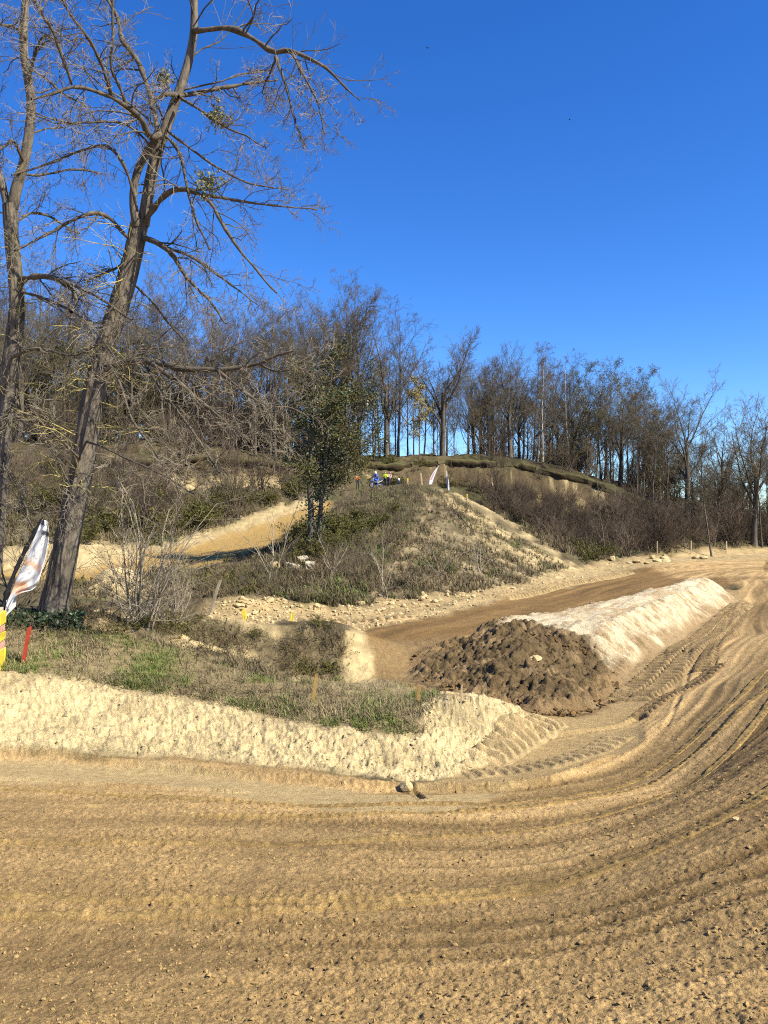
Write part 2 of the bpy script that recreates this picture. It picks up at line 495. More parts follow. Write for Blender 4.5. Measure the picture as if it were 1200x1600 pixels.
lump2 = np.clip(0.6 - clod2, 0, 1) * (0.2 + cid2 ** 2)
lump3 = np.clip(0.5 - clod3, 0, 1) * np.clip(cid3 - 0.62, 0, 1) * 2.6
sharp = 1 - np.clip((RR[:, None] - 14) / 26, 0, 0.75)
patchy = smooth(n1 + 0.6 * n2, -0.22, 0.25)
gr1 = fbm(GX * 22, GY * 22, 2, 401); gr2 = fbm(GX * 47, GY * 47, 2, 411)
pits = np.clip(0.34 - clod2, 0, 1) * (cid2 > 0.55)
near_w = 1 - smooth(RR[:, None] * np.ones_like(GX), 7, 17) * 0.6
grain = near_w * (0.040 * gr1 + 0.034 * gr2 - 0.055 * pits)
rel = wz[1] * (turn_bend * (0.12 * st1 + 0.055 * st2) + 0.03 * (1 - turn_bend) * st1 + (1 - 0.6 * turn_bend) * 0.05 * n2
      + (0.040 * lump + 0.030 * lump2) * (0.35 + 0.9 * patchy) * sharp * (1 - 0.55 * turn_bend) + 0.022 * lump3 * (1.2 - 0.8 * turn_bend) + 0.016 * n3 + grain * (0.45 + 0.5 * patchy) * (1 - 0.5 * turn_bend))
ridg = 1 - np.abs(fbm(GX * 3.2, GY * 3.2, 4, 203, 0.6)) * 3.2
rel += wz[2] * (0.045 * ridg + 0.07 * n3 + 0.05 * fbm(GX * 14, GY * 14, 3, 207) + 0.055 * gr1 + 0.05 * gr2 + 0.05 * np.clip(-fbm(GX * 5, GY * 9, 3, 209) - 0.1, -1, 0) * 3 + 0.04 * lump3 + 0.05 * lump + 0.03 * lump2)
rel += wz[3] * (0.10 * n2 + 0.05 * n3)
rel += wz[11] * (0.14 * n2 + 0.07 * n3 + 0.05 * lump)
st3 = fbm((GX * .86 - GY * .5) * 2.2 + .4 * n2, (GX * .5 + GY * .86) * .12, 4, 267, .6)
rel += wz[6] * (0.10 * st3 + 0.05 * fbm(GX * 0.9, GY * 0.9, 3, 261) + 0.015 * n3)
rel += wz[7] * (0.22 * n2 + 0.10 * n3 + 0.10 * lump3)
rel += wz[10] * (0.03 * n2 + 0.012 * n3) + wz[14] * (0.025 * n2 + 0.012 * n3)
rel += wz[9] * (0.30 * n2 + 0.12 * n3) + wz[12] * (0.50 * n2 + 0.20 * n3)
rel += wz[15] * (0.45 * n2 + 0.15 * n3) + wz[8] * 0.10 * n2 + wz[13] * (0.35 * n2 + 0.1 * n3)
rel += wz[0] * smooth(RR[:, None] * np.ones_like(GX), 14, 40) * (0.55 * n2 + 0.9 * n1 * smooth(D, 30, 80))
# eroded cliffs: the terrace edge is undercut to a raw earth face
def rim_drop(px, hgt, fall):
    pl = np.array([W(*q)[:2] for q in px]); d_, s_, a_ = poly_dist(GX, GY, pl)
    sd = -d_ * s_ + 0.9 * fbm(a_ * 0.35, a_ * 0 + 1.7, 4, 501)
    m = (d_ < 14) & (a_ > 0.01) & (a_ < a_.max() - 0.01)
    var = 0.55 + 1.1 * (fbm(a_ * 0.18, a_ * 0 + 9.1, 3, 505) + 0.3)
    return np.where(m, -hgt * var * smooth(sd, -0.6, 1.5) * np.exp(-np.clip(sd, 0, 99) / fall), 0), np.where(m, np.exp(-((sd - 0.5) / 1.0) ** 2), 0)
rd1, rf1 = rim_drop([(-120,722,70.5),(0,724,72.5),(150,724,75.5),(300,724,79.5),(400,729,82.5),(470,732,87)], 1.9, 2.6)
rd2, rf2 = rim_drop([(560,732,92.5),(640,730,94.5),(720,724,97.5),(800,728,100),(900,749,100),(1000,792,100.5)], 3.0, 3.6)
rel += rd1 + rd2
raw = np.clip(rf1 + rf2, 0, 1)
clf = ((U > 200) & (U < 470) & (D > 68) & (D < 84)) | ((U > 720) & (U < 1010) & (D > 86) & (D < 102))
rel += blur(clf.astype(float), 6) * 1.6 * fbm(GX * 0.5, GY * 0.8, 4, 281)

# ledges (edge of the graded lane along the bank foot), ruts and tyre treads
def G0(u, v, h=3.42):
    d = h * F / (v - 800.0)
    return ((u - 600) / F * d, d)
led = chaikin([G0(-300,1176), G0(0,1178), G0(120,1184), G0(260,1196), G0(400,1212), G0(520,1222), G0(640,1236), G0(760,1240), G0(850,1230), G0(920,1205)], 2)
d_, s_, a_ = poly_dist(GX, GY, led)
sd = d_ * s_ + 0.05 * fbm(a_ * 3, a_ * 0 + 3.3, 4, 301) + 0.03 * n3
lm = nearm & (d_ < 1.2)
rel += np.where(lm, 0.055 * smooth(sd, -0.03, 0.02) * (1 - smooth(sd, 0.25, 0.9)) + 0.035 * np.exp(-((sd - 0.05) / 0.07) ** 2) * (0.4 + lump * 1.5), 0)
led2 = chaikin([G0(-200,1212), G0(60,1218), G0(200,1232), G0(330,1240)], 2)
d_, s_, a_ = poly_dist(GX, GY, led2); sd = d_ * s_ + 0.06 * n2
rel += np.where(nearm & (d_ < 1), 0.04 * smooth(sd, -0.03, 0.03) * (1 - smooth(sd, 0.1, 0.6)), 0)
DARKEN = np.zeros_like(GX)
def rut(pts, w, dep, seed=0):
    global rel
    d_, s_, a_ = poly_dist(GX, GY, chaikin(pts, 2))
    q = (d_ + 0.04 * n2) / w
    rel = rel + np.where(nearm & (q < 4), -dep * np.exp(-q * q * 1.5) + dep * 0.6 * np.exp(-((q - 1.4) / 0.5) ** 2) * (0.6 + 2 * lump), 0)
rut([G0(560,1222), G0(640,1231), G0(770,1236), G0(880,1228)], 0.05, 0.05)
rut([G0(1075,995), G0(1078,1050), G0(1062,1110), G0(1040,1160)], 0.05, 0.022)
rut([G0(1150,955), G0(1128,1010), G0(1115,1060)], 0.05, 0.025)
rut([G0(640,1232), G0(662,1262)], 0.04, 0.04)
rut([G0(840,1152), G0(900,1146), G0(960,1138), G0(1000,1125)], 0.10, 0.05)
Z = Z + rel
heap_rel = 0.30 * wz[5] * fbm(GX * 1.5, GY * 1.5, 5, 241, 0.62)
ZM = Z - heap - 0.12 * smooth(fsd, 0.05, 0.5)       # the ground sheet passes under the heap
Z = Z + heap_rel

# --- colour detail: darker and paler rut bands in the turn, mottling
C = C * (1 + 1.0 * (wz[1] * (0.25 + 0.75 * turn_bend) * np.clip(1.6 * st1 + 1.2 * st2, -0.45, 0.6))[..., None] * np.array([1, 1.02, 1.06]))
C = C * (1 + (wz[1] * (0.75 * np.clip(n1, -0.3, 0.3) + 0.25 * n2))[..., None])
damp_shade = wz[1] * smooth(acr, 1.2, 4.5) * smooth(GX, 1.5, 5.0)  # right berm darker outwards: damp plus grazing shade put into the colour
C = C * (1 - 0.34 * damp_shade[..., None] * np.array([0.9, 1.0, 1.1]))
dry = wz[1] * (1 - smooth(acr, 0.3, 2.6)) * (1 - turn_bend * 0.7)
C = C * (1 + 0.42 * dry[..., None])
C = C * (1 + (wz[2] * (0.6 * n2 + 0.35 * gr1 + 0.5 * np.clip(n1, -.3, .2)) + wz[0] * 0.9 * (n2 + 0.5 * n3) + wz[9] * 0.8 * n2 + wz[15] * (1.0 * n2 + 0.8 * n3) + wz[7] * 0.8 * n2 + wz[6] * (0.4 * n2 + 1.1 * st3) + wz[12] * 1.2 * n3)[..., None])
deep = wz[0] * smooth(D, 80, 88) * smooth(U, 690, 740) * (U < 2500)      # darker ground behind the hill and under the terrace wood
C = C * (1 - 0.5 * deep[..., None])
# moss and low green on the wooded slopes
green = (wz[0] + wz[12] * 0.7) * smooth(fbm(GX * 0.45, GY * 0.45, 4, 333) + 0.3 * n3, 0.02, 0.24)
C = C * (1 - 0.55 * green[..., None]) + 0.55 * green[..., None] * np.array([0.07, 0.078, 0.026])
C = C + (np.array([0.10, 0.070, 0.036]) * (1 + 1.2 * far_n)[..., None] - C) * (raw * 0.85 * (far_n < 0.12))[..., None] + ((np.array([0.42, 0.31, 0.15]) - C) * (raw * 0.8 * smooth(far_n, 0.12, 0.2))[..., None])
C = np.clip(C, 0.01, 0.85)

# --- look-ups used to set things on the ground
LR = np.log(RR)
def zfun(x, y):
    x = np.asarray(x, float); y = np.asarray(y, float)
    r_ = np.hypot(x, y); p_ = np.arctan2(x, y)
    i = np.clip(np.searchsorted(RR, r_) - 1, 0, nr - 2); j = np.clip(np.searchsorted(PH, p_) - 1, 0, nc - 2)
    a = np.clip((r_ - RR[i]) / (RR[i + 1] - RR[i]), 0, 1); b = np.clip((p_ - PH[j]) / (PH[j + 1] - PH[j]), 0, 1)
    return (Z[i, j] * (1 - a) + Z[i + 1, j] * a) * (1 - b) + (Z[i, j + 1] * (1 - a) + Z[i + 1, j + 1] * a) * b
def zone_at(x, y):
    r_ = np.hypot(x, y); p_ = np.arctan2(x, y)
    return ZN[np.clip(np.searchsorted(RR, r_), 0, nr - 1), np.clip(np.searchsorted(PH, p_), 0, nc - 1)]
_DS = np.geomspace(3.6, 220, 900)
def hit(u, v, dmin=3.6):
    """first ground point along the photo ray beyond depth dmin"""
    u = np.atleast_1d(np.asarray(u, float)); v = np.atleast_1d(np.asarray(v, float))
    X = (u[:, None] - 600) / F * _DS; Y = np.broadcast_to(_DS, X.shape); ZR = EYE + (800 - v[:, None]) / F * _DS
    below = (ZR <= zfun(X, Y)) & (_DS[None] >= dmin)
    k = np.argmax(below, 1); ok = below.any(1); ar = np.arange(len(u))
    return np.stack([X[ar, k], Y[ar, k], zfun(X[ar, k], Y[ar, k])], 1), ok
def ground(u, d):
    x = (u - 600) / F * d
    return np.array([x, d, float(zfun(x, d))])
def hit1(u, v, dmin=3.6):
    p, ok = hit(u, v, dmin)
    return p[0]

# --- split the sheet into named pieces of ground
M_soil = attr_mat('soil', bumps=((28, 0.8, 0.05), (70, 0.8, 0.026), (160, 0.6, 0.010)), var=0.28, vscale=9.0, grain=0.26, gscale=48.0)
M_hill = attr_mat('hill_soil', bumps=((9, 0.6, 0.12), (40, 0.6, 0.03)), var=0.35, vscale=2.2)
idx = np.arange(nr * nc).reshape(nr, nc)
A, B_, C_, D_ = idx[:-1, :-1], idx[:-1, 1:], idx[1:, 1:], idx[1:, :-1]
quads = np.stack([A, B_, C_, D_], -1).reshape(-1, 4)[:, ::-1]
qz = ZN[:-1, :-1].reshape(-1)
qd = np.broadcast_to(RR[:-1, None], (nr - 1, nc - 1)).reshape(-1)
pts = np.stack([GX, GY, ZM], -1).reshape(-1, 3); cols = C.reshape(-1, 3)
GROUP = {'motocross_track': ([1, 10, 14, 11, 4, 5], M_soil, 'brown raked sandy bend of the motocross track'),
         'sand_bank': ([2], M_soil, 'pale crumbly sand bank along the inside of the bend'),
         'grass_verge': ([3], M_soil, 'grassy top of the sand bank'),
         'spoil_heap': ([4, 5], M_soil, 'long flat-topped heap of pale sand with dark lumpy soil at one end'),
         'track_straight': ([6], M_soil, 'dark brown smooth straight of the track below the hill'),
         'sandy_verge': ([7, 13], M_soil, 'pale sandy verge along the track'),
         'upper_track': ([8], M_soil, 'golden brown sandy track climbing behind the trees'),
         'hillside': ([0, 9, 12, 15], M_hill, 'brushy brown hillside with bare sand patches')}
for nm, (ids, mt, lab) in GROUP.items():
    if nm == 'spoil_heap': continue
    q = quads[np.isin(qz, ids)]
    used, inv = np.unique(q, return_inverse=True)
    o = mobj(nm, pts[used], inv.reshape(-1, 4), mt)
    set_colors(o.data, cols[used])
    tag(o, lab, 'ground', kind='structure')

# --- the spoil heap as a finer sheet of its own, its rim sunk into the ground
def grid_lookup(G, x, y):
    r_ = np.hypot(x, y); p_ = np.arctan2(x, y)
    i = np.clip(np.searchsorted(RR, r_) - 1, 0, nr - 2); j = np.clip(np.searchsorted(PH, p_) - 1, 0, nc - 2)
    a = np.clip((r_ - RR[i]) / (RR[i + 1] - RR[i]), 0, 1); b = np.clip((p_ - PH[j]) / (PH[j + 1] - PH[j]), 0, 1)
    return (G[i, j] * (1 - a) + G[i + 1, j] * a) * (1 - b) + (G[i, j + 1] * (1 - a) + G[i + 1, j + 1] * a) * b
def grid_quads(n, m):
    id_ = np.arange(n * m).reshape(n, m)
    return np.stack([id_[:-1, :-1], id_[:-1, 1:], id_[1:, 1:], id_[1:, :-1]], -1).reshape(-1, 4)
def spoil_heap():
    ax, px_ = np.array([0.62, 0.785]), np.array([0.785, -0.62])
    fs, ft = FOOT @ ax, FOOT @ px_
    s_ = np.concatenate([np.arange(fs.min() - .7, fs.min() + 6.5, .033), np.arange(fs.min() + 6.5, fs.max() + .7, .062)])
    t_ = np.arange(ft.min() - .7, ft.max() + .7, .038)
    S2, T2 = np.meshgrid(s_, t_, indexing='ij')
    x, y = S2 * ax[0] + T2 * px_[0], S2 * ax[1] + T2 * px_[1]
    hp, sd, axs = heap_fields(x, y)
    z0 = grid_lookup(Z - heap - heap_rel, x, y)
    m2 = fbm(x * 1.7, y * 1.7, 4, 83); m3 = fbm(x * 6, y * 6, 4, 91)
    uu, vv = pix(x, y, z0 + hp)
    dirt = in_poly(uu + 80 * fbm(x * 1.1, y * 1.1, 5, 31, .65) + 34 * m3, vv + 46 * fbm(x * 1.1, y * 1.1, 5, 47, .6), P_dirt).astype(float)
    dirt = np.clip(blur(dirt, 4), 0, 1)
    side = smooth(sd, .02, .3) * (1 - smooth(sd, .95, 1.25))
    wv = 0.12 * fbm(x * 2, y * 2, 3, 7)
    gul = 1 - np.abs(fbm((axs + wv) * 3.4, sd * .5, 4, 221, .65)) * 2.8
    l1, c1 = worley(x * 3.0 + m2, y * 3.0 + m2, 15); l2, c2 = worley(x * 7.5 + m3, y * 7.5, 16); l3, c3 = worley(x * 17, y * 17, 18)
    rug = 1 - np.abs(fbm(x * 2.6, y * 2.6, 5, 243, .6)) * 3
    pale = (.20 * (gul - .4) * side + .05 * m3 + .10 * m2 + .03 * np.clip(.6 - l3, 0, 1) * c3 + (1 - side) * .06 * fbm(axs * .8, sd * 5, 3, 15))
    soil = (0.40 * fbm(x * 1.3, y * 1.3, 6, 241, .66) + 0.075 * smooth(.62 - l1, 0, .22) * (.3 + c1) + .07 * smooth(.60 - l2, 0, .2) * (.1 + c2) + .035 * smooth(.6 - l3, 0, .2) * c3 + .10 * rug + .08 * m3 - .06)
    inn = smooth(sd, -.25, .25)
    z = z0 + hp + inn * (pale * (1 - dirt) + soil * dirt) - .10 * smooth(-sd, .18, .5)
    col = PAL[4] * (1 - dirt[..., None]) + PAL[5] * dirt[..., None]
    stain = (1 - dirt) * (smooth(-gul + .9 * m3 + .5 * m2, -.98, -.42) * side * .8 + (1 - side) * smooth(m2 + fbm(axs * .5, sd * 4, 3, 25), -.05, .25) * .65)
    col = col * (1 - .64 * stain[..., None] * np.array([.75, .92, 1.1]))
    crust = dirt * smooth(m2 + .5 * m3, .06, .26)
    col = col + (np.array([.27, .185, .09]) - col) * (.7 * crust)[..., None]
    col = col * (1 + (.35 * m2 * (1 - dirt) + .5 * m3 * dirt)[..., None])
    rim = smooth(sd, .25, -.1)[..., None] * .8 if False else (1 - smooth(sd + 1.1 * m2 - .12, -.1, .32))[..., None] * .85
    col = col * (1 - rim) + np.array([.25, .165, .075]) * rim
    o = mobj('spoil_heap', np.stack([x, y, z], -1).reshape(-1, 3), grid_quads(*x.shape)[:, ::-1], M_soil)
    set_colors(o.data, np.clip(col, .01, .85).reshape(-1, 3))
    tag(o, GROUP['spoil_heap'][2], 'ground', kind='structure')
spoil_heap()

# --- tyre and crawler treads pressed into the sand, as fine strips
def tread(pts, w, pitch, dep, label, vee=.5, col=(.32, .225, .105), na=15, res=7, worn=0.0):
    c = chaikin(pts, 3); s = np.concatenate([[0], np.cumsum(np.hypot(*np.diff(c, axis=0).T))])
    n = int(s[-1] / pitch * res); t = np.linspace(0, s[-1], n)
    cx, cy = np.interp(t, s, c[:, 0]), np.interp(t, s, c[:, 1])
    tx, ty = np.gradient(cx), np.gradient(cy); L = np.hypot(tx, ty); nx_, ny_ = -ty / L, tx / L
    a = np.linspace(-1.45, 1.45, na)
    x = cx[:, None] + nx_[:, None] * a * w; y = cy[:, None] + ny_[:, None] * a * w
    A_ = np.broadcast_to(a, x.shape); T_ = np.broadcast_to(t[:, None], x.shape)
    m2 = fbm(x * 1.7, y * 1.7, 4, 83); m3 = fbm(x * 7, y * 7, 4, 91)
    lug = smooth(np.sin(2 * np.pi * (T_ / pitch + vee * .6 * np.abs(A_) + .25 * m2)), .0, .5)
    win = 1 - smooth(np.abs(A_), .82, 1.02); wear = smooth(fbm(T_ * 1.1, A_ * .8, 3, 77) + .25 * m3 - worn, -.42, -.12)
    ends = smooth(T_, 0, .5) * (1 - smooth(T_, s[-1] - .5, s[-1]))
    edge = smooth(np.abs(A_), 1.15, 1.45)
    h = win * lug * dep * wear + .45 * dep * np.exp(-((np.abs(A_) - 1.08) / .13) ** 2) * (.5 + m3 * 2) + .02 * m3
    z = zfun(x, y) + .012 + h * ends - .07 * np.maximum(edge, 1 - ends)
    o = mobj('tyre_track', np.stack([x, y, z], -1).reshape(-1, 3), grid_quads(*x.shape), M_soil)
    cc = np.array(col) * (1 + .5 * m2 + .5 * m3)[..., None] * (1 + .22 * (lug * win * wear)[..., None])
    set_colors(o.data, np.clip(cc, .01, .85).reshape(-1, 3)); tag(o, label, 'ground', kind='structure')
h1 = 3.40
ST = (.25, .168, .075)
tread([G0(958,1094,h1), G0(1010,1056,h1), G0(1060,1022,h1), G0(1105,988,h1), G0(1152,950,h1)], .22, .25, .11, 'inner of two crawler tracks along the heap foot', .12, (.29, .20, .092))
tread([G0(990,1100,h1), G0(1044,1062,h1), G0(1088,1026,h1), G0(1128,992,h1), G0(1166,952,h1)], .22, .25, .11, 'outer of two crawler tracks along the heap foot', .12, (.29, .20, .092))
tread([G0(745,1196), G0(790,1172), G0(835,1146), G0(872,1124)], .25, .21, .085, 'deep tyre tread on the crumbling end of the bank', .35, (.40, .295, .14))
tread([G0(690,1214), G0(780,1207), G0(860,1196), G0(930,1176), G0(985,1150)], .20, .17, .032, 'tyre tread along the foot of the sand bank', .35, (.35, .25, .115))
tread([G0(985,1130,h1), G0(1040,1100,h1), G0(1090,1075,h1), G0(1130,1055,h1)], .16, .20, .055, 'tyre tread crossing into the bend', .3, ST)
tread([G0(1092,1066,h1), G0(1126,1014,h1), G0(1164,962,h1)], .18, .2, .045, 'tyre tread fading into the banked bend', .3, ST)
tread([G0(455,978,3.55), G0(560,972,3.6), G0(650,962,3.66)], .34, .36, .11, 'wide tyre tread where the lane meets the straight', .2, (.33, .235, .11))
tread([G0(780,936,3.82), G0(860,917,3.9), G0(930,901,4.0), G0(985,890,4.1)], .36, .44, .15, 'wide tyre tread along the far edge of the straight', .2, (.31, .22, .10))
# --- turf overhanging the raw earth faces at the terrace edge
def turf_lip(px, label, seed):
    c = np.array([W(*q)[:2] for q in px]); s = np.concatenate([[0], np.cumsum(np.hypot(*np.diff(c, axis=0).T))]); n = int(s[-1] / .3); t = np.linspace(0, s[-1], n)
    cx, cy = np.interp(t, s, c[:, 0]), np.interp(t, s, c[:, 1]); tx, ty = np.gradient(cx), np.gradient(cy); Ln = np.hypot(tx, ty); fx, fy = ty / Ln, -tx / Ln       # towards the cut
    wav = -0.9 * fbm(t * .35, t * 0 + 1.7, 4, 501)
    out = np.clip(.1 + 3.4 * fbm(t * .22, t * 0, 4, seed, .6), -1.0, 1.5)
    zt = zfun(cx - fx * 1.2, cy - fy * 1.2)
    zt = np.convolve(np.pad(zt, 6, mode='edge'), np.ones(13) / 13, 'valid')
    rows = [(-2.2, -.25), (-1.0, .12), (out * .4, .10), (out, -.10), (out * .9, -.38), (-.2, -.75), (-1.2, -1.1)]
    V = np.stack([np.stack([cx + fx * (o_ + wav), cy + fy * (o_ + wav), zt + dz + .5 * fbm(t * .8 + k * .2, t * 0 + k * .3, 4, seed, .6) - .12 - .5 * (out < -.2)], 1) for k, (o_, dz) in enumerate(rows)], 1)
    o = mobj('turf_overhang', V.reshape(-1, 3), grid_quads(n, len(rows)), M_hill)
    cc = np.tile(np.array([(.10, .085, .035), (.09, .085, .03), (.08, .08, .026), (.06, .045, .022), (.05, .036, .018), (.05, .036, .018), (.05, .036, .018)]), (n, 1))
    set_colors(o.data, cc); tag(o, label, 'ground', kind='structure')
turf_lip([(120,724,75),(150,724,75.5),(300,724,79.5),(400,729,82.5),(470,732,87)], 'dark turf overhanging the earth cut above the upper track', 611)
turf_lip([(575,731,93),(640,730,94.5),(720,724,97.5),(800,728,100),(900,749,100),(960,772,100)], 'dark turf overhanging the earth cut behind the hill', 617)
# motocross tyre prints wandering across the bend
for k, (o0, o1, a0, a1, lb) in enumerate([(0.9, 2.6, .30, .62, 'knobbly tyre print drifting out across the bend'), (3.3, 1.5, .26, .66, 'knobbly tyre print cutting in across the bend'), (4.6, 4.0, .30, .60, 'knobbly tyre print high on the banked bend'),
        (2.0, 3.6, .36, .74, 'knobbly tyre print climbing the bank'), (5.6, 3.0, .24, .52, 'knobbly tyre print from the near edge of the bend')]):
    sI = np.concatenate([[0], np.cumsum(np.hypot(*np.diff(INNER, axis=0).T))]); tt = np.linspace(a0, a1, 26) * sI[-1]
    cx, cy = np.interp(tt, sI, INNER[:, 0]), np.interp(tt, sI, INNER[:, 1]); tx, ty = np.gradient(cx), np.gradient(cy); Ln = np.hypot(tx, ty)
    off = o0 + (o1 - o0) * smooth(np.linspace(0, 1, 26), 0, 1) + .25 * np.sin(np.linspace(0, 7, 26) + k)
    tread(np.stack([cx + ty / Ln * off, cy - tx / Ln * off], 1), .055, .10, .017, lb, .1, (.31, .205, .076), 7, 5, .22)
print('terrain', nr, nc, len(quads), round(time.time() - T0, 1))
# ------------------------------------------------------------------ branching plants
def unit(a): return a / np.maximum(np.linalg.norm(a, axis=-1, keepdims=True), 1e-9)

def tubes(P, Rd, S=3, cap=False):
    """P (N,K,3) centre lines, Rd (N,K) radii -> verts, quads"""
    N, K, _ = P.shape
    t = unit(np.gradient(P, axis=1))
    mean = unit(P[:, -1] - P[:, 0] + 1e-6)
    ref = np.where(np.abs(mean[:, 2:3]) > 0.8, np.array([[1.0, 0.2, 0]]), np.array([[0, 0.1, 1.0]]))[:, None, :]
    a = unit(np.cross(t, np.broadcast_to(ref, t.shape))); b = np.cross(t, a)
    an = np.arange(S) / S * 2 * np.pi
    V = P[:, :, None] + Rd[:, :, None, None] * (a[:, :, None] * np.cos(an)[None, None, :, None] + b[:, :, None] * np.sin(an)[None, None, :, None])
    id_ = np.arange(N * K * S).reshape(N, K, S)
    nx = np.roll(id_, -1, 2)
    Q = np.stack([id_[:, :-1], nx[:, :-1], nx[:, 1:], id_[:, 1:]], -1).reshape(-1, 4)
    return V.reshape(-1, 3), Q

def merge(parts):
    Vs, Fs, o = [], [], 0
    for V, Q in parts:
        Vs.append(V); Fs.append(Q + o); o += len(V)
    return np.concatenate(Vs), np.concatenate(Fs)

def along(P, Rd, idx, t):
    K = P.shape[1]
    f = t * (K - 1); k = np.clip(f.astype(int), 0, K - 2); a = (f - k)[:, None]
    p0, p1 = P[idx, k], P[idx, k + 1]
    return p0 * (1 - a) + p1 * a, unit(p1 - p0), Rd[idx, k] * (1 - a[:, 0]) + Rd[idx, k + 1] * a[:, 0]

def spawn(rng, P, Rd, n, t0, t1, ang, lr, rr_, up, wig, K, rmin=0.003, end=0.35, drop=0.5, lmin=0.05, zig=0.0):
    """n side shoots on every branch"""
    N = len(P)
    idx = np.repeat(np.arange(N), n); M = len(idx)
    t = np.clip(t0 + (t1 - t0) * ((np.tile(np.arange(n), N) + rng.random(M)) / n), 0, 0.995)
    p, tan, rad = along(P, Rd, idx, t)
    plen = np.linalg.norm(np.diff(P, axis=1), axis=2).sum(1)[idx]
    perp = rng.normal(size=(M, 3)); perp -= (perp * tan).sum(1, keepdims=True) * tan; perp = unit(perp)
    a = R(ang) * (0.75 + 0.5 * rng.random(M))[:, None]
    d = unit(tan * np.cos(a) + perp * np.sin(a))
    L = np.maximum(plen * lr * (1 - drop * t) * (0.55 + 0.8 * rng.random(M)), lmin)
    pts = [p]; step = (L / (K - 1))[:, None]
    for k in range(K - 1):
        d = unit(d + wig * rng.normal(size=(M, 3)) + np.array([0, 0, up]))
        if zig: d = unit(d + zig * perp * (1 if k % 2 else -1))
        p = p + d * step; pts.append(p)
    Pn = np.stack(pts, 1)
    r0 = np.maximum(np.minimum(rad * rr_, rad * 0.85), rmin)
    Rn = r0[:, None] * np.linspace(1, end, K)[None]
    return Pn, np.maximum(Rn, rmin * 0.6)

M_bark = simple('grey_bark', (0.110, 0.090, 0.065), 0.95, 0.1, 0.45, 5.0, 0.5, stretch=(1, 1, 0.25), rnd=0.25)
M_twig = simple('twig_bark', (0.118, 0.097, 0.062), 0.95, 0.1, 0.35, 2.0, rnd=0.22)
M_twig_w = simple('warm_twig_bark', (0.128, 0.100, 0.062), 0.95, 0.1, 0.35, 2.0, rnd=0.22)
M_birch = simple('birch_bark', (0.42, 0.39, 0.33), 0.8, 0.2, 0.6, 4.0, 0.2, stretch=(1, 1, 3))
M_budgreen = simple('young_leaf', (0.115, 0.115, 0.035), 0.8, 0.15, 0.3, 3.0, rnd=0.2)
M_ivy = simple('ivy_leaf', (0.032, 0.052, 0.016), 0.45, 0.45, 0.45, 2.0)
M_moss = simple('olive_leaf', (0.085, 0.077, 0.018), 0.75, 0.2, 0.4, 1.5)

def leaf_quads(rng, P, size, flat=0.0):
    """one small bent leaf (two triangles as a quad) at each point"""
    N = len(P)
    d = unit(rng.normal(size=(N, 3)) + np.array([0, 0, -0.2])); e = unit(np.cross(d, rng.normal(size=(N, 3))))
    s = (size * (0.6 + 0.8 * rng.random(N)))[:, None]
    V = np.stack([P, P + d * s * 0.5 + e * s * 0.38, P + d * s, P + d * s * 0.5 - e * s * 0.38], 1).reshape(-1, 3)
    return V, np.arange(4 * N).reshape(-1, 4)

